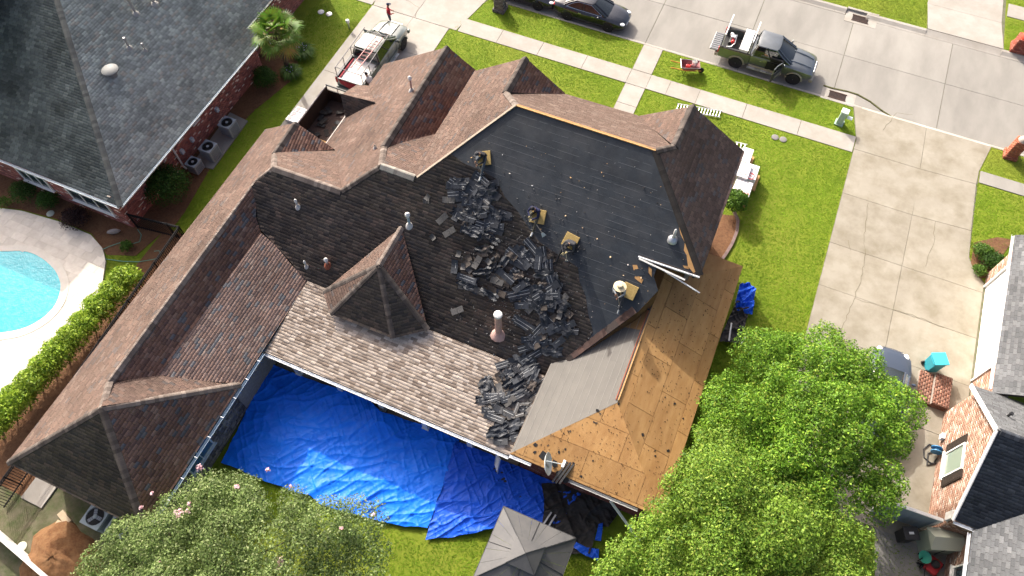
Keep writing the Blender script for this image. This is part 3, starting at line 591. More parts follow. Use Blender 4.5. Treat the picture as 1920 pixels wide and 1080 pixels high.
def window(c, wd, ht, facing, parent, frame=WHITE, glass=GLASS, mull=1):
    "window lying flat against a wall; facing = outward unit vector"
    f = Vector((facing[0], facing[1], 0)).normalized(); x = Vector((-f.y, f.x, 0)); c = Vector(c); M = Matrix((x, f, Vector((0, 0, 1)))).transposed()
    fr = MB()
    for sx_ in (-1, 1): fr.box(c+x*sx_*wd/2+f*.03, (.07, .08, ht+.07), M=M)
    for sz in (-1, 1): fr.box(c+Vector((0, 0, sz*ht/2))+f*.03, (wd-.07, .08, .07), M=M)
    for i in range(mull): fr.box(c+x*(-wd/2+wd*(i+1)/(mull+1))+f*.028, (.045, .06, ht-.07), M=M)
    o = fr.build('window', frame, parent); MB().box(c+f*.012, (wd-.06, .03, ht-.06), M=M).build('pane', glass, o)
    MB().box(c+f*.06+Vector((0, 0, -ht/2-.07)), (wd+.2, .16, .06), M=M).build('sill', frame, o); return o
window((-16.12, 3.1, 1.75), 1.5, 1.1, (1, 0), house, mat('frame_blue_grey', (.5, .56, .62), rough=.4), mat('pane_blue', (.05, .12, .2), rough=.08, spec=.8))
for i, px in enumerate(((528, 683), (613, 720), (695, 753), (780, 790), (870, 825))):
    q = P(*px, 2.3); MB().box((q.x, 8.55, 1.3), (.26, .26, 2.6)).box((q.x, 8.55, 2.5), (.36, .36, .16)).box((q.x, 8.55, .1), (.34, .34, .2)).build('porch_post', WHITE, house)
bar((-15.6, 8.5, 2.52), (-3.5, 8.5, 2.52), .2, 'porch_beam', WHITE, house, h=.2)
pt = struct(MB().prism(rect(-16.1, -3.4, 6.2, 12.4), -.02, .06).build('patio', mat('patio_stone', (.40, .33, .235), (.31, .25, .17), 2.5, .85, .2, 40, c3=(.24, .17, .10), s3=1.2, f3=.4)))
MB().lathe([(.42, .0), (.44, .015), (.38, .03)], (-15.85, 5.95, .065), 14).build('doormat', RUB, pt)
# roof vents
def vent(p, h, r, base, capr, m1, m2, col=None, elbow=None):
    e = MB(); e.lathe([(r, -.3), (r, h)], p, 12); o = e.build('vent_pipe', m1, house, smooth=True)
    MB().lathe([(base*1.3, -.12), (base, .03), (r*1.3, .12), (r*1.08, .2)], p, 12).build('flashing', m2, o, smooth=True)
    if capr: MB().lathe([(capr*.9, h-.03), (capr, h+.04), (capr*.9, h+.12), (capr*.3, h+.19)], p, 14).build('cap', WHITE, o, smooth=True)
PINK = mat('faded_pink_vent', (.52, .34, .29), (.42, .27, .23), 8, .6); VW = mat('vent_white', (.62, .60, .57), (.45, .44, .42), 10, .5)
for px, pl, h, r, b, c, m1, m2 in (((768, 422), PB, .75, .06, .16, .12, mat('pale_blue_vent', (.42, .52, .55), rough=.5), VW), ((935, 625), PB, 1.75, .15, .3, .2, PINK, PINK), ((559, 388), PB, .42, .05, .12, .07, VW, VW), ((575, 500), PB, .35, .04, .1, .06, VW, VW), ((615, 497), PB, .4, .08, .16, .1, PINK, mat('rust_red', (.28, .09, .05), rough=.8)), ((1262, 447), PB, .5, .06, .2, .06, VW, METAL),
                                   ((772, 170), PS2, .8, .05, .14, .1, PINK, VW), ((704, 278), PS2, .2, .04, .1, .0, VW, VW)):
    vent(PL(*px, pl), h, r, b, c, m1, m2)
PV = (5.25, 0, 0)
# small hipped bump over the garage side door
bmp = [P(650, 230, 3.1), P(640, 176, 3.6), P(690, 163, 3.6), P(705, 191, 4.2)]
z1 = P(648, 237, 3.0); z2 = P(642, 176, 3.75); z3 = P(703, 192, 4.25); z4 = P(690, 160, 3.5); z5 = P(655, 160, 3.0); z6 = P(672, 232, 3.0)
slope([z1, z6, z3, z2], DARKB, 'bump_slope', th=.008); slope([z2, z3, z4, P(668, 160, 3.4)], BROWN, 'bump_slope', th=.008)
bar(z1+Vector((0, -.04, -.08)), z6+Vector((0, -.04, -.08)), .05, 'fascia', WHITE, house, h=.16)
MB().prism([(z1.x+.1, z1.y+.1), (z6.x, z6.y+.1), (z6.x, z6.y+2), (z1.x+.1, z1.y+2)], 0, 2.85).build('bump_wall', MORTAR, house)
# ------------------------------------------------ neighbour on the left
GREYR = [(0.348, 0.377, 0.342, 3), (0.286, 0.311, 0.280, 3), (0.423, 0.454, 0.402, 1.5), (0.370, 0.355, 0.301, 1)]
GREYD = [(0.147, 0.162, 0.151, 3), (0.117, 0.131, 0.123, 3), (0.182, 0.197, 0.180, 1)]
lh = empty('brick_house', (-33, 18, 0), 0, 'neighbouring brick house with a plain grey hip roof next to the swimming pool', 'house')
PL1 = (2.6-.52*26.8, -.52, 0); PL2 = (2.6-.52*12.1, 0, .52)
k0 = on(PL1, -26.8, 12.1); ka = on(PL1, -36.5, 21.8)
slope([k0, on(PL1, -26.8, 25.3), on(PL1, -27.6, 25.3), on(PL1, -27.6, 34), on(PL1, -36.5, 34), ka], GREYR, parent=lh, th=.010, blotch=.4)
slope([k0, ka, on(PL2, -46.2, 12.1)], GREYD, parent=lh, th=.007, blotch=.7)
caps(ka, k0, .4, .15, .03, [(.10, .105, .10, 1), (.075, .08, .08, 1)], lh)
GB = mat('gutter_pale', (.55, .6, .63), rough=.35)
gutter((-26.8, 12.15, 2.6), (-26.8, 25.3, 2.6), lh, GB, out=(1, 0)); gutter((-45, 12.1, 2.6), (-26.85, 12.1, 2.6), lh, GB, out=(0, -1))
BRL = [(0.466, 0.174, 0.139, 3), (0.373, 0.139, 0.116, 3), (0.582, 0.233, 0.186, 2), (0.979, 0.838, 0.745, 0.5), (0.256, 0.116, 0.106, 1)]
wall_brick((-27.5, 12.3), (-27.5, 25.1), 0, 2.75, lh, BRL); wall_brick((-45, 12.3), (-27.5, 12.3), 0, 2.6, lh, BRL); wall_brick((-27.5, 25.1), (-28.6, 25.1), 0, 2.7, lh, BRL); wall_brick((-28.5, 25.1), (-28.5, 33.5), 0, 3.1, lh, BRL)
MB().box((-28.0, 26.6, 1.4), (.3, .3, 2.8)).box((-28.0, 26.6, .15), (.45, .45, .3)).build('porch_post', WHITE, lh)
for px, wd in (((62, 337), 1.9), ((172, 372), 2.6)):
    q = P(*px, 1.4); window((q.x, 12.27, 1.4), wd, 1.0, (0, -1), lh, mull=2)
q = P(359, 221, 1.9); window((-27.47, q.y, 1.95), .45, .5, (1, 0), lh, mull=0)
mb = MB(); a = P(317, 262, 2.55); mb.tube([(a.x, a.y, 2.5), (-27.38, a.y, 2.3), (-27.38, a.y, .2), (-27.2, a.y, .08)], .06, 6); mb.build('downspout', WHITE, lh)
for px in ((405, 205), (360, 262), (344, 285)):
    q = P(*px, 1.0); MB().box((-27.4, q.y, 1.0), (.16, .2, .28)).build('meter_box', GB, lh)
for px in ((250, 30), (290, 15), (243, 88), (273, 95)):
    pass
LV = mat('ivory_vent', (.36, .345, .31), rough=.5)
for px, h, r in (((255, 26), .9, .07), ((290, 8), .9, .08), ((243, 90), .55, .06), ((273, 95), .35, .04)):
    b = PL(*px, PL1); o = MB().lathe([(r, -.2), (r, h)], b, 10).build('vent_pipe', LV, lh, smooth=True)
    MB().lathe([(r*1.3, h-.04), (r*1.7, h+.06), (r*1.2, h+.16)], b, 10).build('cap', LV, o, smooth=True); MB().lathe([(r*3, -.05), (r*2.5, .05), (r*1.2, .15)], b, 10).build('flashing', LV, o)
b = PL(212, 140, PL1); mb = MB(); mb.lathe([(.2, -.2), (.22, .25), (.42, .28), (.44, .36), (.36, .42), (.1, .46)], b, 18); mb.build('turbine_vent', mat('vent_grey', (.19, .195, .185), rough=.6), lh, smooth=True)
MB().prism(rect(-50, -38.0, 15.8, 25), 2.5, 8.2).build('upper_storey', MORTAR, lh)
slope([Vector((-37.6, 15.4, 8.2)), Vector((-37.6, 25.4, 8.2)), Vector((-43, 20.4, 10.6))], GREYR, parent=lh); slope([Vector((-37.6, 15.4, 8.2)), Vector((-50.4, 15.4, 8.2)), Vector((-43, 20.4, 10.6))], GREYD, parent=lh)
# beds round that house
bed = struct(MB().prism([tuple(P(*p)[:2]) for p in ((0, 388), (40, 393), (110, 412), (172, 438), (200, 478), (255, 480), (300, 440), (330, 420), (345, 400), (430, 255), (480, 205), (548, 150), (560, 120), (530, 70), (482, 60), (250, 400), (-40, 300))], -.02, .02).build('mulch_bed', MULCH))
pad = struct(MB().prism([tuple(P(*p)[:2]) for p in ((360, 310), (400, 318), (465, 228), (432, 212))], .0, .07).build('concrete_pad', CONC_OLD))
bd2 = struct(MB().prism([tuple(P(*p)[:2]) for p in ((1380, 405), (1383, 425), (1372, 455), (1350, 492), (1310, 520), (1290, 470), (1330, 400))], -.02, .03).build('mulch_bed', MULCH))
mb = MB(); pts = [P(*p) for p in ((1376, 398), (1383, 415), (1381, 435), (1372, 458), (1360, 478), (1348, 495))]
for a, b in zip(pts, pts[1:]): mb.box((a+b)/2+Vector((0, 0, .05)), ((b-a).length+.02, .16, .14), math.atan2((b-a).y, (b-a).x))
mb.build('edging', mat('edging_stone', (.22, .15, .13), (.15, .11, .1), 6, .9), bd2)
bd3 = struct(MB().prism([tuple(P(*p)[:2]) for p in ((1826, 455), (1870, 445), (1900, 450), (1850, 520), (1838, 522), (1820, 495))], -.02, .03).build('mulch_bed', MULCH))
fbed = struct(MB().prism(rect(-25.9, -22.2, -1.4, 13.0), -.02, .022).build('mulch_bed', MULCH))
# ------------------------------------------------ pool
deck_px = [(-60, 385), (0, 390), (40, 395), (110, 415), (170, 440), (192, 465), (198, 490), (190, 540), (172, 575), (0, 755), (-80, 840)]
deckp = [P(*p, .1) for p in deck_px]; pool_px = [(-70, 468), (0, 471), (45, 471), (75, 482), (100, 503), (112, 525), (113, 545), (103, 572), (80, 596), (45, 615), (0, 624), (-70, 630)]
poolp = [P(*p, .1) for p in pool_px]
def smooth_loop(pts, k=5):
    n = len(pts); out = []
    for i in range(n):
        p0, p1, p2, p3 = pts[i-1], pts[i], pts[(i+1) % n], pts[(i+2) % n]
        for j in range(k):
            t = j/k; out.append(.5*((2*p1)+(p2-p0)*t+(2*p0-5*p1+4*p2-p3)*t*t+(3*p1-p0-3*p2+p3)*t**3))
    return out
PS = smooth_loop(poolp); pc = sum(PS, Vector((0, 0, 0)))/len(PS)
dk = struct(MB().prism([tuple(p)[:2] for p in deckp], -.02, .088).build('pool_deck', mat('deck_bed', (.58, .53, .45), rough=.9)))
PAVE = mat('travertine', (.72, .67, .58), (.63, .57, .49), 3.5, .7, .2, 60, c3=(.48, .42, .34), s3=1.0, f3=.35, rand=.13)
big = [pc+(p-pc)*(1+.30/(p-pc).length) for p in PS]
o, u, v, n, q = frame_of(deckp, (1, 0, 0)); a, full, some = cells(q, .46, .72, .37, .3)
for i in range(len(a)):
    cx, cy = (a[i, 0]+a[i, 1])/2, (a[i, 2]+a[i, 3])/2; wq = o+u*cx+v*cy
    if inpoly([wq.x], [wq.y], [(p.x, p.y) for p in big])[0]: continue
    c = clip_rect(list(q), a[i, 0]+.004, a[i, 1]-.004, a[i, 2]+.004, a[i, 3]-.004)
    if len(c) > 2: MB().slab([o+u*s+v*t+n*random.uniform(-.002, .002) for s, t in c], .04).build('paver', PAVE, dk)
mb = MB(); k = len(PS); out = [pc+(p-pc)*(1+.42/(p-pc).length) for p in PS]
vs = [Vector((p.x, p.y, z)) for ring, z in ((PS, .02), (PS, .115), (out, .118), (out, .06)) for p in ring]
mb.add(vs, [(r*k+i, r*k+(i+1) % k, (r+1)*k+(i+1) % k, (r+1)*k+i) for r in range(3) for i in range(k)])
mb.build('coping', mat('coping', (.68, .63, .55), (.6, .55, .47), 3, .6), dk, smooth=True)
WATER = mat('pool_water', (.02, .42, .50), (.03, .50, .57), 1.6, .07, .5, 5.5, spec=.5, bdist=.05, c3=(.10, .60, .66), s3=3.5, f3=.5)
pw = struct(MB().prism([(p.x, p.y) for p in PS], -.01, .096).build('pool_water', WATER))
# ------------------------------------------------ iron fence
fz = 1.35; fa, fb_, fc_ = P(238, 401, fz), P(335, 425, fz), P(0, 905, fz)
fn = empty('iron_fence', (fb_.x, fb_.y, 0), 0, 'black iron picket fence between the hedge and the brown roof', 'fence')
pk = MB().box((0, 0, fz/2), (.024, .024, fz-.08)).build('picket', BLACKM, fn, world=False); first = True
for a, b in ((fb_, fc_+(fc_-fb_)*.06), (fa, fb_)):
    d = (b-a); ln = d.length; d.normalize(); rz = math.atan2(d.y, d.x)
    for z in (.18, fz-.12, fz): MB().box(((a.x+b.x)/2, (a.y+b.y)/2, z), (ln, .05, .045), rz).build('rail', BLACKM, fn)
    for i in range(int(ln/.115)+1):
        if i % 20 == 0: MB().box((a.x+d.x*i*.115, a.y+d.y*i*.115, fz/2+.03), (.055, .055, fz+.06), rz).build('post', BLACKM, fn); continue
        o = pk if first else pk.copy()
        if not first: COL.objects.link(o)
        first = False; o.location = (a.x+d.x*i*.115-fb_.x, a.y+d.y*i*.115-fb_.y, 0)
# ------------------------------------------------ neighbour on the right
rh = empty('brick_house', (18, 17, 0), 0, 'brick house with grey roof and white garage door on the right edge', 'house')
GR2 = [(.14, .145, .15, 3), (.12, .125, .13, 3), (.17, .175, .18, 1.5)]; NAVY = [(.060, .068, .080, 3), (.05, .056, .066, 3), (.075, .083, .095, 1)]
ap = Vector((13.7, 15.78, 5.5)); e1_, e2_ = Vector((13.7, 18.9, 3.0)), Vector((13.7, 12.65, 3.0)); far = 9
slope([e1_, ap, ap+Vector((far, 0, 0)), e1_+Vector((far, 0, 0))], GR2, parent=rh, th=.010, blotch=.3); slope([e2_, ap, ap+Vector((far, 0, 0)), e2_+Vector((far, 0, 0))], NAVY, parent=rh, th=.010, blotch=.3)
caps(ap+Vector((.1, 0, 0)), ap+Vector((far, 0, 0)), .7, .15, .04, NAVY, rh)
ge = Vector((14.5, 20.0, 3.0)); gf = Vector((14.75, 27.7, 3.0))
slope([Vector((14.55, 18.9, 2.95)), Vector((14.75, 27.85, 2.95)), Vector((19.5, 27.85, 6.2)), Vector((19.5, 18.9, 6.2))], GR2, parent=rh, th=.010, blotch=.3)
slope([Vector((14.45, 4.0, 2.9)), Vector((14.45, 12.6, 2.9)), Vector((19.5, 17.6, 6.2)), Vector((19.5, 4, 6.2))], GR2, parent=rh, th=.010, blotch=.3)
gutter((14.55, 19.1, 2.95), (14.75, 27.85, 2.95), rh, GW, out=(-1, 0)); gutter((14.45, 4, 2.88), (14.45, 12.45, 2.88), rh, GW, out=(-1, 0)); gutter((13.75, 12.65, 2.95), (14.6, 12.65, 2.95), rh, GW, out=(0, -1))
bar(e1_+Vector((-.03, 0, -.06)), ap+Vector((-.03, 0, -.06)), .05, 'rake_board', WHITE, rh, h=.2); bar(ap+Vector((-.03, 0, -.06)), e2_+Vector((-.03, 0, -.06)), .05, 'rake_board', WHITE, rh, h=.2)
BRO = [(.48, .30, .22, 3), (.42, .245, .175, 3), (.55, .40, .32, 2), (.64, .55, .48, 1.2), (.34, .19, .135, 1)]
wall_brick((14.0, 18.75), (14.0, 12.85), 0, 3.0, rh, BRO, top=(14.0, 15.78, 5.35)); wall_brick((16, 18.75), (14.0, 18.75), 0, 2.9, rh, BRO); wall_brick((14.0, 12.85), (15.0, 12.85), 0, 2.9, rh, BRO)
wall_brick((15.05, 27.45), (15.05, 26.6), 0, 2.9, rh, BRO); wall_brick((15.05, 21.0), (15.05, 18.75), 0, 2.9, rh, BRO); wall_brick((15.05, 26.6), (15.05, 21.0), 2.45, 2.9, rh, BRO); wall_brick((17, 27.45), (15.05, 27.45), 0, 2.9, rh, BRO); wall_brick((14.95, 12.85), (14.95, 4), 0, 2.85, rh, BRO)
gd = MB().box((15.12, 23.8, 1.22), (.05, 5.6, 2.44)).build('garage_door', WHITE, rh)
for i in range(4): MB().box((15.09, 23.8, .33+i*.6), (.03, 5.5, .54)).build('door_panel', mat('garage_white', (.84, .84, .82), rough=.4), gd)
for y in (26.62, 20.98): MB().box((15.02, y, 1.25), (.1, .1, 2.5)).build('door_trim', WHITE, rh)
wq = P(1795, 882, 1.6); wn = window((13.97, 15.75, 1.75), 1.15, 1.55, (-1, 0), rh, WHITE, mat('pane_pale', (.24, .30, .24), rough=.1, spec=.7), mull=0)
for s in (-1, 1):
    sh = MB().box((13.96, 15.75+s*.84, 1.75), (.05, .38, 1.65)).build('shutter', mat('shutter_brown', (.035, .026, .02), rough=.6), rh)
    for i in range(11): MB().box((13.925, 15.75+s*.84, 1.03+i*.145), (.03, .3, .06)).build('louvre', mat('shutter_brown'), sh)
window((14.92, 10.9, 1.5), 1.3, 1.2, (-1, 0), rh, WHITE, GLASS, mull=1)
MB().box((13.93, 13.15, 2.1), (.1, .35, .6)).build('vent_box', WHITE, rh)
q = PL(1889, 780, (3+.8*18.9, 0, -.8)); MB().lathe([(.05, -.1), (.05, .25), (.09, .27), (.07, .34)], q, 8).build('vent_pipe', BLACKP, rh)
q = P(1762, 818, .4); MB().box((13.9, q.y, .45), (.14, .25, .3)).build('meter_box', WHITE, rh)
STB = [(.26, .125, .085, 3), (.21, .10, .07, 3), (.31, .17, .12, 1)]
# brick side steps
st_ = empty('brick_steps', (13.4, 19.5, 0), 0, 'low red brick steps beside the teal bin at the neighbouring wall', 'steps')
for i, (x0, x1, h) in enumerate(((12.6, 13.25, .2), (13.25, 14.0, .42))):
    bs = MB().prism(rect(x0, x1, 18.85, 20.5), 0, h).build('step', MORTAR, st_)
    courses('bricks', [Vector((x0, 18.85, h)), Vector((x1, 18.85, h)), Vector((x1, 20.5, h)), Vector((x0, 20.5, h))], STB, BRICK, bs, ex=.11, tw=.23, th=.008, gap=.014, sides=True, wj=0, udir=(0, 1, 0), hj=.004)
    courses('bricks', [Vector((x0, 18.85, 0)), Vector((x1, 18.85, 0)), Vector((x1, 18.85, h)), Vector((x0, 18.85, h))], STB, BRICK, bs, ex=.076, tw=.22, th=.008, gap=.014, sides=True, wj=0, udir=(1, 0, 0))
# ------------------------------------------------ foliage
def leaves(clumps, n, size, pal, up=.45, shell=.55, asp=.55, jit=.3, seed=0):
    "leaf quads through the volume of a set of clumps: verts, faces, colours"
    c = np.array([k[:3] for k in clumps], float); r = np.array([k[3] for k in clumps], float); fl = np.array([k[4] if len(k) > 4 else .8 for k in clumps])
    wt = r**2.2; idx = rng.choice(len(c), n, p=wt/wt.sum())
    d = rng.normal(size=(n, 3)); d /= np.linalg.norm(d, axis=1)[:, None]; d[:, 2] = np.where(d[:, 2] < -.35, -d[:, 2], d[:, 2])
    rad = r[idx]*(shell+(1.12-shell)*rng.random(n)**.7); lump = .80+.4*vnoise(d[:, 0]*3+idx*7.3, d[:, 1]*3+d[:, 2]*2, 9)
    p = c[idx]+d*(rad*lump)[:, None]*np.stack([np.ones(n), np.ones(n), fl[idx]], 1)
    nn = d*.8+rng.normal(size=(n, 3))*.75; nn[:, 2] += up; nn /= np.linalg.norm(nn, axis=1)[:, None]
    a = np.cross(nn, rng.normal(size=(n, 3))); a /= np.linalg.norm(a, axis=1)[:, None]; b = np.cross(nn, a)
    s = size*(.45+1.0*rng.random(n)**1.5)[:, None]
    V = np.stack([p-a*s*.5, p-b*s*asp*.5+nn*s*.06, p+a*s*.5, p+b*s*asp*.5+nn*s*.06], 1).reshape(-1, 3)
    F = np.arange(4*n).reshape(n, 4); col = palette(n, pal, jit)*(.85+.3*vnoise(p[:, 0]*1.1, p[:, 1]*1.1, 4))[:, None]
    return V, F, col
def clump_cloud(px, py, z, R, n, rr, flat=.6, Ry=None):
    "sub-clumps over a dome centred on a survey point"
    c = P(px, py, z); out = []
    for i in range(n):
        t = 2*math.pi*(i*.618034 % 1); f = math.sqrt((i+.5)/n); h = math.sqrt(max(0, 1-f*f*.92))
        j = random.uniform(.8, 1.12); a_, b_ = R*f*j*math.cos(t), (Ry or R)*f*j*math.sin(t); out.append((c.x+a_*_ca-b_*_sa, c.y+a_*_sa+b_*_ca, z+R*flat*(h-.35)+random.uniform(-.6, .5), rr*random.choice((.45, .6, .8, 1.0, 1.3))))
    return out
def tree(name, label, base, clumps, n, size, pal, trunk_r, parts=None, up=.45, group=None):
    e = empty(name, (base[0], base[1], 0), 0, label, 'tree', group); mb = MB(); top = max(k[2] for k in clumps)
    fork = Vector((base[0], base[1], min(1.6, top*.3))); mb.tube([(base[0], base[1], -.1), (base[0]+.05, base[1], fork.z*.5), fork], [trunk_r*1.25, trunk_r, trunk_r*.9], 9)
    mb.build('trunk', BARK, e, smooth=True); ks = sorted(clumps, key=lambda k: -k[3])[:14]
    for k in ks:
        t = Vector(k[:3]); m = fork.lerp(t, .5)+Vector((random.uniform(-.3, .3), random.uniform(-.3, .3), .25)); MB().tube([fork-Vector((0, 0, .1)), m, t], [trunk_r*.5, trunk_r*.3, trunk_r*.12], 6).build('limb', BARK, e, smooth=True)
    V, F, C = leaves(clumps, n, size, pal, up); stuff(np_mesh('crown', V, F, LEAF, C, e)); return e
OAK = [(0.166, 0.318, 0.026, 3), (0.122, 0.251, 0.022, 3), (0.230, 0.384, 0.036, 2), (0.288, 0.370, 0.042, 0.8), (0.079, 0.171, 0.017, 1.5)]
OAK2 = [(0.194, 0.318, 0.035, 3), (0.150, 0.265, 0.028, 3), (0.252, 0.371, 0.050, 2), (0.291, 0.350, 0.060, 0.8), (0.073, 0.159, 0.018, 1.8)]
cl = clump_cloud(1515, 800, 4.4, 3.6, 75, .85, .55)+[tuple(P(1655, 745, 4.2))+(.9,), tuple(P(1670, 830, 3.6))+(.8,), tuple(P(1545, 640, 4))+(.8,), tuple(P(1450, 660, 4))+(.8,), tuple(P(1640, 920, 3.4))+(.8,), tuple(P(1350, 740, 4))+(.7,), tuple(P(1400, 690, 4))+(.7,), tuple(P(1330, 820, 3.8))+(.7,)]
tree('shade_tree', 'broad bright green tree spreading over the neighbouring driveway beside the plywood roof', P(1490, 800, 0), cl, 130000, .105, OAK, .2)
cl = clump_cloud(1400, 1045, 4.6, 4.1, 80, .9, .5)+[tuple(P(1175, 1050, 4))+(.85,), tuple(P(1215, 1000, 4))+(.8,), tuple(P(1285, 950, 4.2))+(.75,), tuple(P(1150, 1085, 4))+(.8,), tuple(P(1340, 915, 4.2))+(.7,), tuple(P(1600, 1050, 4.2))+(.8,)]
tree('shade_tree', 'bright green tree at the bottom edge below the plywood corner, right of the gazebo', P(1370, 1040, 0), cl, 140000, .105, OAK2, .22)
MYR = [(0.189, 0.260, 0.078, 3), (0.145, 0.219, 0.059, 3), (0.251, 0.317, 0.117, 2), (0.302, 0.344, 0.155, 0.8), (0.075, 0.120, 0.030, 1.7)]
cl = clump_cloud(435, 1090, 3.2, 5.6, 105, .8, .26, 3.6)+[tuple(P(640, 1010, 2.8))+(.8,), tuple(P(690, 1050, 3.0))+(.9,), tuple(P(560, 970, 2.9))+(.75,), tuple(P(330, 950, 3.1))+(.75,), tuple(P(235, 1010, 3.0))+(.8,), tuple(P(190, 1060, 3.0))+(.8,), tuple(P(460, 920, 3.0))+(.7,), tuple(P(395, 930, 3.2))+(.7,)]
myr = tree('crepe_myrtle', 'wide dusty green crepe myrtle with scattered pink blossom at the lower left', P(430, 1080, 0), cl, 140000, .095, MYR, .13)
for px, r in (((336, 962), .28), ((352, 958), .16), ((375, 876), .2), ((525, 1052), .26), ((502, 880), .12), ((445, 912), .14), ((520, 1066), .16), ((265, 952), .1), ((700, 965), .1), ((545, 912), .1), ((640, 990), .1), ((300, 1055), .12), ((285, 925), .1), ((355, 945), .1)):
    c = P(*px, 4.4); r *= .72; V, F, C = leaves([(c.x, c.y, c.z, r, .6)], int(110*r/.3), .075, [(.80, .50, .54, 2), (.86, .66, .68, 2), (.7, .42, .46, 1)], .8, .3, .9); stuff(np_mesh('blossom', V, F, LEAF, C, myr))
def shrub(name, label, c, r, n, size, pal, cat='shrub', group=None, flat=.85, lumps=5, z=None):
    e = empty(name, (c[0], c[1], 0), 0, label, cat, group); z = r*flat*.85 if z is None else z
    MB().tube([(c[0], c[1], -.05), (c[0], c[1], z)], [.05, .03], 6).build('stem', BARK, e)
    cs = [(c[0], c[1], z, r*.85, flat)]+[(c[0]+r*.45*math.cos(i*2.4), c[1]+r*.45*math.sin(i*2.4), z+random.uniform(-.1, .2)*r, r*.6, flat) for i in range(lumps)]
    V, F, C = leaves(cs, n, size, pal, .3, .6); stuff(np_mesh('foliage', V, F, LEAF, C, e)); return e
BOX = [(0.047, 0.115, 0.016, 3), (0.034, 0.081, 0.012, 3), (0.074, 0.155, 0.024, 1)]; LIME = [(0.320, 0.448, 0.040, 3), (0.224, 0.352, 0.032, 3), (0.416, 0.528, 0.064, 1.2), (0.112, 0.208, 0.019, 1.5)]; MID = [(0.098, 0.195, 0.026, 3), (0.065, 0.143, 0.018, 3), (0.143, 0.247, 0.039, 1)]
shrub('round_shrub', 'clipped round dark green shrub against the grey-roofed brick wall near the palm', P(497, 146, .5), .78, 5000, .09, BOX, lumps=3)
shrub('round_shrub', 'largest dark green bush beside the air conditioners along the brick wall', P(318, 356, .5), 1.25, 9000, .1, BOX)
shrub('round_shrub', 'dark round bush under the pool-side windows, the left of the pair', P(48, 362, .4), .72, 4000, .08, BOX)
shrub('round_shrub', 'dark round bush under the pool-side windows, the right of the pair', P(90, 376, .4), .6, 3500, .08, BOX)
shrub('purple_shrub', 'low dark purple shrub at the edge of the pool deck', P(142, 410, .3), .8, 4000, .08, [(.035, .018, .02, 2), (.05, .022, .026, 1), (.025, .014, .015, 1)], flat=.55)
shrub('leafy_plant', 'small green plant in the mulch beside the garden hose', P(238, 462, .2), .34, 900, .1, MID); shrub('leafy_plant', 'tiny green plant by the pool deck edge', P(10, 381, .2), .4, 700, .08, MID)
shrub('corner_shrub', 'upright bright green shrub at the house corner beside the shingle bundles', P(1379, 378, .8), .62, 4500, .12, [(.09, .19, .02, 3), (.06, .13, .014, 2), (.13, .24, .03, 1)], flat=1.3, z=.8)
shrub('hedge_shrub', 'dark green hedge corner beside the garage of the right-hand house, nearer the lawn', P(1845, 470, .4), .55, 3000, .09, MID, flat=.7); shrub('hedge_shrub', 'dark green hedge corner beside the garage of the right-hand house, by the wall', P(1864, 490, .4), .6, 3000, .09, BOX, flat=.7); shrub('hedge_shrub', 'small green hedge end at the curved edge of the driveway', P(1838, 505, .3), .38, 1500, .08, MID, flat=.7)
for i in range(11):
    t = i/10; px, py = 236+(-20-236)*t, 520+(800-520)*t
    c = P(px, py, 1.1); words_ = ['first', 'second', 'third', 'fourth', 'fifth', 'sixth', 'seventh', 'eighth', 'ninth', 'tenth', 'eleventh'][i]
    shrub('hedge_shrub', f'lime green hedge bush along the iron fence, {words_} counting from the garden hose', c, .78, 4200, .12, LIME, group='hedge along the pool fence', flat=1.0, z=.95)
for px, r, lab in (((569, 104), .75, 'strappy green lily clump beside the lawn, the farther one by the palm'), ((548, 141), .65, 'strappy green lily clump below the palm, the nearer one')):
    c = P(*px, 0); e = empty('lily_clump', c, 0, lab, 'plant'); n = 320; ph = rng.random(n)*6.283; ln = r*(.6+.6*rng.random(n)); V = []; F = []
    for i in range(n):
        d = Vector((math.cos(ph[i]), math.sin(ph[i]), 0)); s = Vector((-d.y, d.x, 0))*.028; b = c+d*.08*random.random(); m = b+d*ln[i]*.5+Vector((0, 0, ln[i]*.75)); t = b+d*ln[i]+Vector((0, 0, ln[i]*random.uniform(.2, .6)))
        k = len(V); V += [b-s, b+s, m+s, m-s, t+s*.2, t-s*.2]; F += [(k, k+1, k+2, k+3), (k+3, k+2, k+4, k+5)]
    stuff(np_mesh('blades', np.array(V), np.array(F), LEAF, palette(len(F), [(.06, .14, .02, 2), (.10, .19, .035, 2), (.04, .09, .015, 1)], .3), e))
    V, F, C = leaves([(c.x, c.y, r*.8, r*.6, .4)], 25, .07, [(.55, .5, .75, 1)], .8); stuff(np_mesh('flowers', V, F, LEAF, C, e))
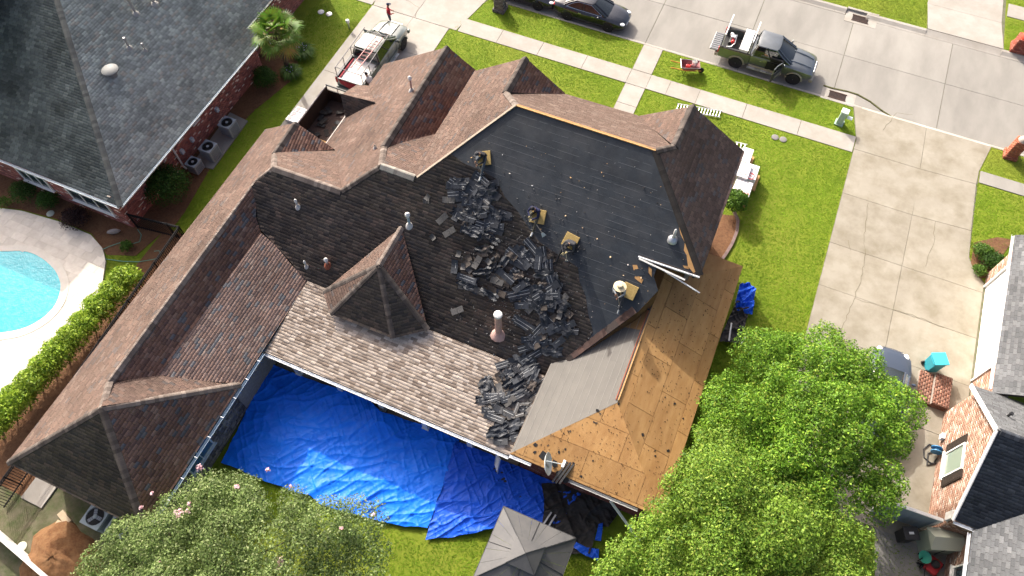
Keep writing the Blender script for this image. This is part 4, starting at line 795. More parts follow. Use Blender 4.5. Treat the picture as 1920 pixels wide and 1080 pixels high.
# palm
pb = P(539, 128); ptop = P(518, 62, 4.1); pe = empty('palm_tree', pb, 0, 'fan palm with a slim trunk in the mulch bed at the house corner', 'tree')
mb = MB(); mb.tube([pb, pb.lerp(ptop, .5)+Vector((.05, .05, 0)), ptop], [.16, .13, .14], 10); mb.build('trunk', BARK, pe, smooth=True)
for i in range(30):
    ph = i*2.4; el = math.radians(75-115*(i/30)); ln = random.uniform(.7, 1.0); d = Vector((math.cos(ph)*math.cos(el), math.sin(ph)*math.cos(el), math.sin(el))); s = Vector((-math.sin(ph), math.cos(ph), 0)); up = s.cross(d)*-1
    hub = ptop+d*ln; mb = MB(); mb.tube([ptop, ptop+d*ln*.5+Vector((0, 0, .05)), hub], .018, 4, col=(.12, .16, .03))
    base = [(.10, .19, .02), (.14, .22, .03), (.075, .15, .018), (.24, .20, .05)][0 if i < 10 else random.choice((0, 1, 2)) if i < 25 else 3]
    for j in range(17):
        t = (j/16-.5)*3.7; dr = d*math.cos(t)+s*math.sin(t); L_ = .75*random.uniform(.85, 1.1); w2 = dr.cross(up).normalized()*.045; tip = hub+dr*L_-Vector((0, 0, .25*L_)); md = hub+dr*L_*.55-Vector((0, 0, .03))
        mb.add([hub-w2*.3, hub+w2*.3, md+w2, md-w2, tip], [(0, 1, 2, 3), (3, 2, 4)], c=tuple(x*random.uniform(.8, 1.2) for x in base))
    mb.build('frond', LEAF, pe)
# ------------------------------------------------ lawn blades
EXC = [rect(-18, 7.15, 32.8, 34.15), rect(-6.65, -5.3, 24, 36.5), [(-24.15, 18.4), (-18.5, 18.4), (-18.5, 32.5), (-17.2, 36.5), (-25.1, 36.5), (-24.1, 32.9)], [(7.1, 12), (15.3, 12), (15.3, 26.8), (14.0, 28), (13.9, 34.3), (14.5, 36.5), (6.4, 36.5), (7.1, 33.9)],
       rect(-22.6, -16, -.5, 13), [tuple(P(*p)[:2]) for p in ((505, 680), (412, 870), (583, 938), (600, 955), (700, 980), (795, 1018), (850, 1012), (925, 998), (1045, 1045), (1110, 1050), (1170, 950), (960, 850))], rect(-16, 2.7, 7.5, 13), rect(-26, -22.3, -1.5, 13.2), rect(-21, 2.7, 8, 25.4), rect(-60, 60, 36.38, 45.02), rect(-46, -27.5, 12.5, 40), [(9.5, 44.9), (14.4, 44.9), (13.5, 60), (8.9, 60)], rect(13.9, 30, 33.4, 34.4), rect(14, 30, 48, 49.6), rect(15, 30, 0, 28), [(p.x, p.y) for p in deckp],
       [tuple(P(*p)[:2]) for p in ((0, 388), (110, 412), (200, 478), (255, 480), (330, 420), (345, 400), (430, 255), (480, 205), (548, 150), (560, 120), (530, 70), (482, 60), (250, 400))], [tuple(P(*p)[:2]) for p in ((1380, 405), (1383, 425), (1350, 492), (1310, 520), (1290, 470), (1330, 400))]]
n = 420000; X = rng.uniform(-31, 22, n); Y = rng.uniform(2, 51, n)
dx, dy = X*_ca+Y*_sa, -X*_sa+Y*_ca; dep = dy*_st+CAMZ*_ct; up_ = dy*_ct-CAMZ*_st; ok = (np.abs(dx/dep) < .72) & (np.abs(up_/dep) < .41)
for e in EXC: ok &= ~inpoly(X, Y, e)
X, Y = X[ok], Y[ok]; n = len(X); ph = rng.random(n)*6.283; ht = .02+.04*rng.random(n); lean = .08+.09*rng.random(n); wd = .014+.018*rng.random(n)
bx, by = np.cos(ph), np.sin(ph); Z0 = np.zeros(n)
V = np.stack([np.stack([X-by*wd, Y+bx*wd, Z0-.005], 1), np.stack([X+by*wd, Y-bx*wd, Z0-.005], 1), np.stack([X+bx*lean, Y+by*lean, ht], 1)], 1).reshape(-1, 3)
tone = vnoise(X*.35, Y*.35, 2)*.6+vnoise(X*1.3, Y*1.3, 6)*.4; dry = np.clip((vnoise(X*.22, Y*.22, 12)-.55)*3, 0, 1)[:, None]
gc = (np.array([.178, .292, .018])*(1-dry)+np.array([.25, .30, .04])*dry)*(.62+.66*tone[:, None])*(.86+.28*rng.random((n, 1)))
lw = stuff(np_mesh('lawn_blades', V, np.arange(3*n).reshape(n, 3), BLADE, gc)); tag(lw, 'short bright green lawn grass around the houses', 'grass')
# ------------------------------------------------ vehicles (local: x forward, y left, z up)
def sec(x, w, zb, zm, zt, wt):
    h = [(w*.86, zb), (w*.97, zb+.06), (w, zm), (w*.985, zm+(zt-zm)*.55), (wt*1.04, zt-.035), (wt*.9, zt), (wt*.4, zt+.02)]
    return [Vector((x, y, z)) for y, z in h]+[Vector((x, -y, z)) for y, z in h[::-1]]
def rr(z, x0, x1, w0, w1, c=.12):
    return [Vector(p+(z,)) for p in ((x0, -w0+c), (x0+c*.6, -w0), (x1-c, -w1), (x1, -w1+c*1.6), (x1+c*.25, 0), (x1, w1-c*1.6), (x1-c, w1), (x0+c*.6, w0), (x0, w0-c), (x0-c*.2, 0))]
def paint(name, c, rough=.28): return mat(name, c, tuple(v*.9 for v in c), 2, rough, coat=1.0, spec=.6)
def wheel(e, x, y, r, wd, rimc, spokes=6, world=False):
    M = Matrix.Rotation(math.radians(-90 if y > 0 else 90), 3, 'X'); t = MB(); t.lathe([(r*.6, -wd/2), (r*.93, -wd/2), (r, -wd*.36), (r, wd*.36), (r*.93, wd/2), (r*.6, wd/2)], (x, y, r), 20, M=M)
    o = t.build('wheel', RUB, e, world, smooth=True); m = MB(); m.lathe([(r*.3, wd*.18), (r*.62, wd*.2), (r*.64, wd*.46), (r*.58, wd*.44), (r*.56, wd*.24), (.02, wd*.22)], (x, y, r), 20, M=M)
    m.build('rim', mat('rim_dark', (.10, .10, .105), rough=.4, metal=.6), o, False)
    s = MB(); sg = 1 if y > 0 else -1
    for i in range(spokes):
        a = 2*math.pi*i/spokes; s.box((x+math.cos(a)*r*.3, y+sg*wd*.42, r+math.sin(a)*r*.3), (r*.58, .035, r*.17), M=Matrix.Rotation(-a, 3, 'Y'))
    s.lathe([(r*.14, wd*.36), (r*.14, wd*.48), (.02, wd*.5)], (x, y, r), 10, M=M); s.build('spokes', rimc, o, False)
def arch(e, x, y, r, m, name='fender_flare', th=.055, full=False):
    mb = MB(); n = 12; mb.tube([(x+math.cos(math.pi*i/n)*(r+.05)*1.06, y, r+math.sin(math.pi*i/n)*(r+.06)) for i in range(n+1)], th, 6, 0); mb.build(name, m, e, False, smooth=True)
    d = MB(); sg = 1 if y > 0 else -1; d.lathe([(r*1.08, -.02), (r*1.08, .02), (.05, .021)], (x, y-sg*.02, r), 20, M=Matrix.Rotation(math.radians(90), 3, 'X')); d.build('wheel_well', DARK, e, False)
def greenhouse(e, levels, body, roofm=None):
    g = MB(); g.loft(levels, cap=True); g.build('glasshouse', TINT, e, False, smooth=20)
    top, b0 = levels[-1], levels[0]; r = MB(); up = Vector((0, 0, .035)); cen = sum(top, Vector((0, 0, 0)))/len(top)
    r.loft([[p+(p-cen)*.03-Vector((0, 0, .02)) for p in top], [p+up*.6 for p in top], [cen+(p-cen)*.8+up*1.4 for p in top]]); r.build('roof', roofm or body, e, False, smooth=35)
    n = len(top)
    for i in (0, 1, 2, 3, 5, 6, 7, 8): MB().tube([l[i] for l in levels], .04, 5).build('pillar', body, e, False)
    for s in (1, 7):
        s2 = 2 if s == 1 else 6; a = [l[s].lerp(l[s2], .5) for l in levels]; MB().tube(a, .035, 5).build('pillar', BLACKP, e, False)
def sedan(label, loc, rz, body, cat='car', group=None):
    e = empty('parked_car', loc, rz, label, cat, group); S = [sec(*t) for t in ((-2.45, .62, .36, .62, .86, .45), (-2.36, .80, .28, .62, .98, .62), (-2.0, .90, .22, .66, 1.04, .74), (-1.5, .92, .19, .68, 1.03, .78), (-.6, .925, .18, .68, .97, .8), (.4, .925, .18, .67, .95, .8), (1.05, .92, .18, .66, .95, .78), (1.6, .91, .19, .62, .88, .7), (2.1, .87, .21, .56, .78, .6), (2.36, .74, .25, .5, .68, .48), (2.46, .55, .3, .46, .58, .36))]
    b = MB(); b.loft(S); b.build('body', body, e, False, smooth=35)
    greenhouse(e, [rr(.94, -1.85, 1.25, .78, .78), rr(1.2, -1.45, .75, .68, .66), rr(1.42, -.95, .22, .56, .55)], body)
    for x in (-1.385, 1.39):
        for y in (.86, -.86): wheel(e, x, y*.98, .335, .22, mat('alloy', (.5, .5, .51), rough=.3, metal=.8), 10)
        for y in (.9, -.9): arch(e, x, y, .335, body, 'wheel_arch', .03)
    for s in (1, -1):
        MB().ball((2.2, s*.62, .66), (.22, .15, .07), 10).build('headlight', mat('lamp_clear', (.75, .78, .8), rough=.1, spec=.9), e, False, smooth=True); MB().ball((-2.34, s*.62, .84), (.1, .2, .08), 8).build('taillight', mat('lamp_red', (.45, .01, .012), rough=.15), e, False, smooth=True)
        MB().ball((.72, s*1.0, .98), (.08, .12, .07), 8).build('mirror', body, e, False, smooth=True)
        for x in (-.55, .35): MB().box((x, s*.935, .84), (.2, .03, .035)).build('door_handle', mat('chrome', (.75, .75, .76), rough=.12, metal=1), e, False)
        MB().tube([(-1.5, s*.80, 1.0), (-.9, s*.82, .99), (.9, s*.81, .96)], .014, 4).build('window_trim', mat('chrome'), e, False)
        MB().tube([(-1.5, s*.78, 1.0), (-1.2, s*.68, 1.22), (-.75, s*.6, 1.4), (.1, s*.6, 1.4), (.9, s*.78, 1.0)], .012, 4).build('window_trim', mat('chrome'), e, False)
    MB().box((2.44, 0, .52), (.06, .8, .1)).build('grille', BLACKP, e, False); MB().tube([(2.46, -.5, .6), (2.49, 0, .61), (2.46, .5, .6)], .018, 4).build('grille_trim', mat('chrome'), e, False)
    return e
CARBLK = paint('paint_black_blue', (.010, .012, .018), .22); sedan('black four-door sedan parked at the kerb facing the pickup truck', Vector((-10.57, 37.62, KZ)), 0, CARBLK)
sedan('dark car cut by the top edge, parked behind the black sedan', Vector((-15.45, 37.72, KZ)), 0, paint('paint_dark_navy', (.012, .014, .022), .25))
bl = P(1690, 735, 1.2); sedan('blue-grey car half hidden under the shade tree on the right driveway', Vector((11.15, 18.3, .03)), math.radians(92), mat('paint_slate', (.04, .055, .085), rough=.5, spec=.4))
def pickup(name, label, loc, rz, body, lower, flare, tailgate_open=False, door_open=False):
    e = empty(name, loc, rz, label, 'pickup truck')
    S = [sec(*t) for t in ((.98, .985, .48, .98, 1.24, .88), (1.5, .985, .48, .98, 1.22, .84), (2.1, .97, .5, .92, 1.16, .78), (2.5, .92, .5, .88, 1.07, .7), (2.70, .84, .52, .84, .98, .62), (2.78, .7, .55, .8, .9, .5))]
    b = MB(); b.loft(S); b.build('hood', body, e, False, smooth=35)
    for s in (1, -1): MB().tube([(1.1, s*.45, 1.262), (2.0, s*.42, 1.205), (2.55, s*.38, 1.09)], [.05, .06, .04], 6).build('hood_crease', body, e, False, smooth=True)
    b = MB(); b.loft([sec(x, .985, .48, .95, 1.24, .92) for x in (-1.04, -.4, .3, .985)]); b.build('cab_body', body, e, False, smooth=35)
    greenhouse(e, [rr(1.22, -1.0, 1.42, .92, .86, .1), rr(1.55, -.95, .85, .83, .79, .1), rr(1.86, -.86, .40, .72, .69, .1)], body)
    MB().prism(rect(-2.98, -1.06, -.9, .9), .6, .74).build('bed_floor', mat('bed_liner', (.02, .02, .021), (.035, .035, .035), 9, .7), e, False)
    for s in (1, -1):
        MB().box((-2.02, s*.915, .87), (1.94, .13, .72)).build('bed_side', body, e, False, bevel=.04); MB().box((-2.02, s*.9, 1.245), (1.94, .14, .04)).build('bed_rail', BLACKP, e, False)
        MB().box((-.0, s*1.0, .53), (2.0, .05, .18)).build('sill', lower, e, False, bevel=.02); MB().box((-.1, s*1.08, .42), (1.9, .16, .05)).build('running_board', METAL, e, False)
        for x in (-.75, -.02, .7): MB().box((x, s*1.09, .45), (.35, .15, .02)).build('step_pad', ALU, e, False)
        for x in (-.35, .55): MB().box((x, s*1.0, 1.06), (.2, .03, .04)).build('door_handle', mat('chrome', (.75, .75, .76), rough=.12, metal=1), e, False)
        for x in (-1.05, -.06, .95): MB().box((x, s*.99, .9), (.012, .012, .62)).build('door_seam', DARK, e, False)
        MB().box((2.45, s*.76, .84), (.2, .2, .2)).build('headlight', mat('lamp_clear', (.75, .78, .8), rough=.1, spec=.9), e, False, bevel=.04); MB().box((-2.99, s*.90, 1.0), (.07, .17, .36)).build('taillight', mat('lamp_red', (.45, .01, .012), rough=.15), e, False, bevel=.02)
        MB().ball((1.02, s*1.14, 1.3), (.07, .13, .12), 8).build('mirror', body, e, False, smooth=True); MB().tube([(1.05, s*.9, 1.22), (1.03, s*1.1, 1.26)], .03, 5).build('mirror_arm', BLACKP, e, False)
        for x, flx in ((-1.78, 1.0), (1.79, 1.0)): wheel(e, x, s*.88, .40, .28, mat('alloy', (.5, .5, .51), rough=.3, metal=.8), 6); arch(e, x, s*.97, .41, flare)
    MB().box((-1.07, 0, .95), (.05, 1.75, .56)).build('bed_front', body, e, False)
    if tailgate_open: MB().box((-3.27, 0, .74), (.56, 1.6, .07)).build('tailgate', body, e, False, bevel=.02); tg = MB()
    else: MB().box((-3.0, 0, .95), (.08, 1.62, .56)).build('tailgate', body, e, False, bevel=.02)
    if tailgate_open:
        for i in range(9): MB().box((-3.27, -.7+i*.175, .785), (.5, .06, .02)).build('tailgate_rib', mat('rib_grey', (.25, .25, .25), rough=.5), e, False)
    MB().box((-3.08, 0, .55), (.2, 1.85, .2)).build('rear_bumper', lower, e, False, bevel=.04); MB().box((2.78, 0, .55), (.22, 1.85, .24)).build('front_bumper', lower, e, False, bevel=.06); MB().box((2.78, 0, .82), (.06, 1.0, .26)).build('grille', mat('chrome'), e, False, bevel=.02)
    if door_open:
        d = MB(); d.box((0, -.5, .82), (.09, 1.0, .62)); M = Matrix.Rotation(math.radians(28), 4, 'Z'); o = d.build('open_door', mat('door_inner', (.05, .05, .05), rough=.5), e, False, bevel=.03); o.location = (.95, -.97, 0); o.rotation_euler = (0, 0, math.radians(-24))
        f = MB(); f.tube([(0, -.05, 1.13), (0, -.2, 1.5), (0, -.75, 1.62), (0, -1.0, 1.5), (0, -1.0, 1.13)], .035, 6); f.build('window_frame', body, o, False); MB().box((0, -.55, 1.35), (.02, .8, .4)).build('pane', TINT, o, False)
        MB().box((0.06, -.5, .8), (.05, .6, .2)).build('armrest', mat('trim_tan', (.22, .2, .17), rough=.7), o, False)
        MB().box((.45, -.99, .82), (.94, .05, .66)).build('door_opening', DARK, e, False); MB().box((.5, -.96, 1.36), (.7, .14, .26)).build('window_opening', DARK, e, False)
    return e
OLV = mat('paint_olive', (.21, .23, .235), (.185, .20, .20), 2, .3, metal=.75, coat=1.0, spec=.6)
ram = pickup('pickup_truck', 'olive crew-cab pickup with its front door open on the street', Vector((.88, 37.86, KZ)), 0, OLV, mat('tan_trim', (.30, .27, .20), rough=.4, coat=.5), mat('tan_trim'), True, True)
tx = empty('truck_toolbox', ram.location+Vector((-1.55, 0, 1.29)), 0, 'white aluminium toolbox lying across the street pickup bed', 'toolbox'); MB().box((0, 0, .0), (.5, 1.86, .26)).build('box', mat('tool_white', (.75, .75, .74), rough=.4), tx, False, bevel=.02); MB().box((0, 0, .15), (.54, 1.88, .04)).build('lid', mat('tool_white'), tx, False)
rk = empty('ladder_rack', ram.location+Vector((-2, 0, 1.26)), 0, 'white ladder rack posts standing on the bed of the street pickup', 'rack')
for x in (-.85, .82):
    for s in (1, -1): MB().box((x, s*.9, .45), (.06, .06, .9)).build('post', WHITE, rk, False)
    MB().box((x, 0, .9), (.07, 1.9, .07)).build('crossbar', WHITE, rk, False)
cp = empty('air_compressor', ram.location+Vector((-2.45, 0, .74)), 0, 'black and silver compressor with red fittings in the street pickup bed', 'compressor')
mb = MB(); mb.lathe([(.02, -.4), (.16, -.38), (.17, 0), (.16, .38), (.02, .4)], (0, .2, .22), 12, M=Matrix.Rotation(math.pi/2, 3, 'X')); mb.build('tank', BLACKP, cp, False, smooth=True)
MB().box((.05, .1, .5), (.3, .3, .3)).build('engine', METAL, cp, False, bevel=.04); MB().ball((.1, -.2, .45), .13, 8).build('filter', mat('red_plastic', (.5, .02, .02), rough=.4), cp, False); MB().box((-.1, .45, .4), (.2, .16, .2)).build('pump', WHITE, cp, False, bevel=.03); MB().tube([(-.2, -.5, .2), (.1, -.6, .4), (.25, -.3, .5), (.2, .3, .6)], .03, 6).build('pipe', METAL, cp, False)
SILV = paint('paint_sage', (.125, .15, .135), .32)
tk = pickup('pickup_truck', 'pale sage pickup with a ladder rack parked on the left driveway', Vector((-21.3, 28.3, .03)), math.radians(90), SILV, SILV, SILV)
def ladder(name, label, a, b, wd=.42, rungs=12, m=ALU, cat='ladder', side=None, parent=None):
    a, b = Vector(a), Vector(b); x = (b-a).normalized(); s = side or Vector((0, 0, 1)).cross(x).normalized(); e = empty(name, a, 0, label, cat)
    for k in (-1, 1): MB().tube([a+s*k*wd/2, b+s*k*wd/2], .035, 5).build('rail', m, e)
    for i in range(rungs): p = a.lerp(b, (i+.5)/rungs); MB().tube([p-s*wd/2, p+s*wd/2], .02, 5).build('rung', m, e)
    return e
rk = empty('ladder_rack', tk.location+Vector((0, -2, 1.2)), 0, 'thin steel ladder rack over the bed of the sage pickup', 'rack'); X0 = tk.location
LR = mat('rack_steel', (.16, .15, .15), rough=.5)
for s in (1, -1):
    MB().tube([X0+Vector((s*.86, -2.95, 1.9)), X0+Vector((s*.82, .6, 2.02))], .03, 6).build('rail', LR, rk)
    for y in (-2.9, -2.0, -1.1): MB().tube([X0+Vector((s*.88, y, 1.2)), X0+Vector((s*.86, y, 1.92))], .025, 6).build('post', LR, rk)
for y in (-2.9, -1.1, .5): MB().tube([X0+Vector((-.86, y, 1.95)), X0+Vector((.86, y, 1.95))], .025, 6).build('crossbar', LR, rk)
ladder('extension_ladder', 'red-railed ladder lying along the rack above the sage pickup bed', X0+Vector((.3, -2.7, 2.02)), X0+Vector((.42, .2, 2.06)), .45, 11, mat('ladder_red', (.42, .16, .15), rough=.4), side=Vector((1, 0, 0)))
ps_ = empty('board_stack', X0+Vector((0, -2, .75)), 0, 'white boards wrapped in red sheet filling the sage pickup bed', 'boards')
for i in range(4): MB().box(X0+Vector((-.02, -2.05, .8+i*.09)), (1.45, 1.9, .08)).build('board', mat('white_board', (.74, .71, .66), rough=.7, rand=.08), ps_)
mb = MB(); q = [X0+Vector(v) for v in ((-.75, -3.06, 1.16), (.65, -3.06, 1.16), (.5, -3.1, .85), (0, -3.12, .7), (-.6, -3.1, .9))]; mb.slab(q, .03); mb.box(X0+Vector((-.74, -2.1, 1.13)), (.08, 1.8, .12)); mb.build('red_sheet', mat('red_cloth', (.42, .03, .05), (.3, .02, .03), 6, .7), ps_)
# dump trailer on the left drive
dt = empty('dump_trailer', (-20.9, 22.3, 0), 0, 'open black dump trailer on the driveway beside the small dark roof bump', 'trailer')
TB = mat('trailer_paint', (.03, .024, .02), (.06, .035, .022), 5, .6); RI = mat('trailer_inside', (.075, .045, .035), (.05, .03, .025), 4, .8)
x0, x1, y0, y1 = -22.05, -19.85, 19.5, 24.1
MB().prism(rect(x0, x1, y0, y1), .55, .65).build('floor', RI, dt)
for a in (x0, x1): MB().box((a, (y0+y1)/2, 1.15), (.07, y1-y0, 1.15)).build('side_wall', RI if a == x1 else TB, dt)
MB().box(((x0+x1)/2, y1, 1.0), (x1-x0-.08, .06, .9)).build('end_wall', TB, dt)
for a in (x0, x1): MB().tube([(a, y0, 1.75), (a, y1, 1.75)], .045, 6).build('rim', mat('trailer_rim', (.45, .4, .36), rough=.5), dt)
for x in np.linspace(x0, x1, 4): MB().tube([(x, y1, 1.4), (x, y1, 1.8)], .03, 5).build('rack_post', WHITE, dt)
MB().tube([(x0, y1, 1.8), (x1, y1, 1.8)], .05, 6).build('tarp_roll', BLACKP, dt)
MB().slab([Vector((x0+.1, y0+.1, .78)), Vector((x1-.1, y0+.1, .78)), Vector((x1-.1, y0+1.6, .82)), Vector((x0+.1, y0+1.6, .8))], .03).build('plywood_floor', WOOD, dt)
for s in (-1, 1):
    for y in (21.4, 22.3): MB().lathe([(.2, -.1), (.34, -.1), (.36, 0), (.34, .1), (.2, .1), (.05, .08)], ((x0 if s < 0 else x1)+s*.18, y, .36), 16, M=Matrix.Rotation(math.pi/2, 3, 'Y')).build('wheel', RUB, dt, smooth=True)
MB().tube([((x0+x1)/2-.5, y1, .55), ((x0+x1)/2, y1+1.1, .5), ((x0+x1)/2+.5, y1, .55)], .05, 5).build('tongue', BLACKP, dt)
rb = empty('debris_pile', (-20.9, 21.5, .65), 0, 'few torn shingles lying in the dump trailer', 'debris')
for i in range(14): MB().box((random.uniform(-21.8, -20.1), random.uniform(21.3, 23.8), .68+.01*i), (.5, .25, .015), random.random()*3).build('shingle', BLT if i % 3 else DECK, rb)
# shingle bundles in white and red wrappers
WRAP = mat('bundle_wrap', (.78, .78, .77), (.70, .70, .70), 5, .35); WRED = mat('wrap_red', (.66, .09, .10), rough=.4); WGREY = mat('wrap_grey', (.10, .10, .11), rough=.4)
def bundle(e, c, d, rz, marks=1):
    o = MB().box(c, d, rz).build('bundle', WRAP, e, bevel=.02); R = Matrix.Rotation(rz, 3, 'Z'); c = Vector(c); t = d[2]/2+.004
    if marks:
        p = c+R@Vector((0, -d[1]*.33, t)); mb = MB(); n = 14
        vs = [p+R@Vector((math.cos(2*math.pi*i/n)*d[0]*rr_, math.sin(2*math.pi*i/n)*d[0]*rr_*1.1, 0)) for rr_ in (.36, .26) for i in range(n)]
        mb.add(vs, [(n+i, i, (i+1) % n, n+(i+1) % n) for i in range(n)]); mb.box(p+Vector((0, 0, 0)), (d[0]*.3, d[0]*.08, .003), rz); mb.box(p+R@Vector((0, d[0]*.2, 0)), (d[0]*.3, d[0]*.06, .003), rz); mb.build('round_logo', WRED, o)
        mb = MB()
        for i in range(3): mb.box(c+R@Vector(((i-1)*d[0]*.2, d[1]*.22, t)), (d[0]*.07, d[1]*.3*random.uniform(.6, 1), .003), rz)
        mb.build('printed_bars', WGREY, o)
for k, (px, hts, lab) in enumerate((((1399, 290), 4, 'blank white shingle bundle stack at the street end of the row on the right lawn'), ((1391, 318), 6, 'tallest white shingle bundle stack next to the roof eave on the right lawn'), ((1411, 322), 5, 'white shingle bundle stack farthest from the eave, with a grey printed top'), ((1393, 352), 5, 'white shingle bundle stack with red round logos beside the corner shrub'))):
    c = P(*px, hts*.16+.05); e = empty('bundle_stack', (c.x, c.y, 0), 0, lab, 'shingle bundles')
    MB().box((c.x, c.y, .05), (1.0, 1.15, .09)).build('pallet', WOOD, e)
    for i in range(hts):
        w_ = (.92, 1.05, .15); dx = random.uniform(-.02, .02)
        if k in (1, 3):
            for j in (-1, 0, 1): bundle(e, (c.x+dx+j*.31, c.y, .17+i*.155), (.30, 1.02, .148), 0, i == hts-1)
        else: bundle(e, (c.x+dx, c.y, .17+i*.155), (.62, 1.02, .148), 0, (i == hts-1 and k == 2))
c = P(563, 220); e = empty('bundle_stack', (c.x, c.y, 0), 0, 'low row of white and red shingle bundles on the driveway beside the trailer', 'shingle bundles')
for j in range(3): bundle(e, (c.x-.1+j*.06, c.y-.45+j*.4, .14), (.95, .36, .2), 0, 0); MB().lathe([(.15, .243), (.15, .246), (.09, .2465)], (c.x-.38+j*.06, c.y-.45+j*.4, 0), 16).build('round_logo', WRED, e); MB().box((c.x+.12+j*.06, c.y-.45+j*.4, .243), (.35, .06, .004)).build('printed_bars', WGREY, e)
# wheelbarrow
wb = empty('wheelbarrow', P(1290, 135), math.radians(20), 'red wheelbarrow with orange handles on the street-side lawn', 'wheelbarrow'); RED = mat('barrow_red', (.30, .12, .12), (.22, .08, .08), 8, .6)
mb = MB(); lo = [Vector(p) for p in ((-.35, -.2, .3), (.3, -.2, .3), (.3, .2, .3), (-.35, .2, .3))]; hi = [Vector(p) for p in ((-.55, -.38, .66), (.6, -.33, .62), (.6, .33, .62), (-.55, .38, .66))]
mb.add(lo+hi, [(0, 1, 2, 3), (4, 0, 3, 7)[::-1], (0, 4, 5, 1)[::-1], (1, 5, 6, 2)[::-1], (2, 6, 7, 3)[::-1]]); o = mb.build('tray', RED, wb, False); sm = o.modifiers.new('thick', 'SOLIDIFY'); sm.thickness = .012
for s in (1, -1): MB().tube([(.75, s*.1, .22), (-.2, s*.26, .34), (-1.15, s*.3, .58)], [.025, .028, .03], 6).build('handle', mat('orange_wood', (.62, .25, .05), rough=.5), wb, False); MB().tube([(-.2, s*.25, .34), (-.3, s*.27, 0), (-.5, s*.26, .4)], .018, 5).build('leg', BLACKM, wb, False)
MB().lathe([(.06, -.04), (.17, -.045), (.19, 0), (.17, .045), (.06, .04)], (.75, 0, .19), 14, M=Matrix.Rotation(math.pi/2, 3, 'X')).build('wheel', RUB, wb, False, smooth=True); MB().tube([(-.56, -.38, .67), (-.56, .38, .67), (.6, .33, .63), (.6, -.33, .63), (-.56, -.38, .67)], .016, 5).build('rim', METAL, wb, False)
gc_ = empty('fuel_can', P(1290, 126, .5)+Vector((0, 0, 0)), 0, 'red fuel can lying in the wheelbarrow', 'fuel can'); MB().box((0, 0, .06), (.3, .2, .2)).build('body', mat('red_plastic'), gc_, False, bevel=.05); MB().tube([(.1, 0, .2), (.26, .05, .3)], .025, 6).build('spout', mat('red_plastic'), gc_, False)
bk = empty('bucket', P(1301, 122, .5), 0, 'white bucket in the front of the wheelbarrow', 'bucket'); MB().lathe([(.12, 0), (.15, .3), (.14, .3), (.11, .04)], (0, 0, 0), 14).build('pail', WHITE, bk, False, smooth=True)
# utility boxes, pillars, lids
ub = empty('utility_box', P(1573, 231), math.radians(-6), 'pale green utility box standing near the storm drain', 'utility box'); UG = mat('utility_green', (.36, .48, .38), (.30, .41, .33), 5, .6)
MB().box((0, 0, .5), (.36, .36, .96)).build('cabinet', UG, ub, False, bevel=.03); MB().box((0, 0, 1.0), (.42, .42, .08)).build('cap', mat('utility_pale', (.62, .72, .66), rough=.5), ub, False, bevel=.03); MB().box((.38, -.08, .72), (.3, .26, .03)).build('open_lid', mat('utility_pale'), ub, False); MB().box((0, 0, .04), (.5, .5, .08)).build('base', UG, ub, False)
def pillar(loc, label, pal, h, w_, basew, rz=0, capm=None):
    e = empty('mailbox_pillar', loc, rz, label, 'mailbox'); x, y = loc[0], loc[1]
    for i, (z0, z1, s) in enumerate(((0, .2, basew), (.2, h, w_))):
        c = MB().box((x, y, (z0+z1)/2), (s, s, z1-z0)).build('core', MORTAR, e)
        q = [(x-s/2, y-s/2), (x+s/2, y-s/2), (x+s/2, y+s/2), (x-s/2, y+s/2)]
        for j in range(4):
            a, b = q[j], q[(j+1) % 4]; courses('bricks', [Vector(a+(z0,)), Vector(b+(z0,)), Vector(b+(z1,)), Vector(a+(z1,))], pal, BRICK, c, ex=.08, tw=.2, th=.015, gap=.014, sides=True, wj=.1, udir=(b[0]-a[0], b[1]-a[1], 0), hj=.01)
        courses('bricks', [Vector(p+(z1,)) for p in q], pal, BRICK, c, ex=.11, tw=.2, th=.012, gap=.012, sides=True, wj=0, udir=(1, 0, 0))
    MB().lathe([(w_*.5, 0), (w_*.45, .12), (w_*.25, .22), (.02, .26)], (x, y, h+.01), 12).build('cap', capm or mat('cap_stone', (.4, .35, .3), rough=.85), e, smooth=True); MB().box((x, y+w_/2+.03, h*.72), (.26, .06, .22)).build('mailbox_door', BLACKM, e)
pillar(tuple(P(938, 18)), 'grey stone mailbox pillar beside the left driveway entrance, cut by the top edge', STN, 1.25, .6, .75)
pillar(tuple(P(1893, 292)), 'red brick mailbox pillar on the right lawn near the street, cut by the right edge', [(.42, .15, .09, 3), (.36, .12, .075, 2), (.5, .22, .14, 1)], 1.3, .55, .7)
pillar(tuple(P(1908, 92)), 'red brick planter pillar at the opposite driveway in the upper right corner', [(.38, .11, .075, 3), (.32, .09, .06, 2), (.44, .18, .13, 1)], .9, .75, .9, capm=mat('flower_red', (.5, .06, .03), rough=.8))
for px, lab, m in (((602, 23), 'white valve cover in the lawn left of the driveway', WHITE), ((617, 27), 'grey valve cover in the lawn left of the driveway', METAL), ((1453, 258), 'grey meter lid in the right lawn, the left of two', mat('lid_grey', (.2, .19, .18), rough=.8)), ((1468, 262), 'grey meter lid in the right lawn, the right of two', mat('lid_grey')), ((95, 401), 'pale round lid in the mulch beside the pool deck', mat('lid_pale', (.5, .52, .42), rough=.7)), ((42, 1025), 'small pale square cover in the weedy side yard', mat('lid_pale'))):
    c = P(*px); o = MB().lathe([(.21, 0), (.21, .03), (.17, .045), (.03, .045)], (0, 0, .012), 14).build('valve_cover', m, None, smooth=True); o.location = (c.x, c.y, 0); tag(o, lab, 'cover')
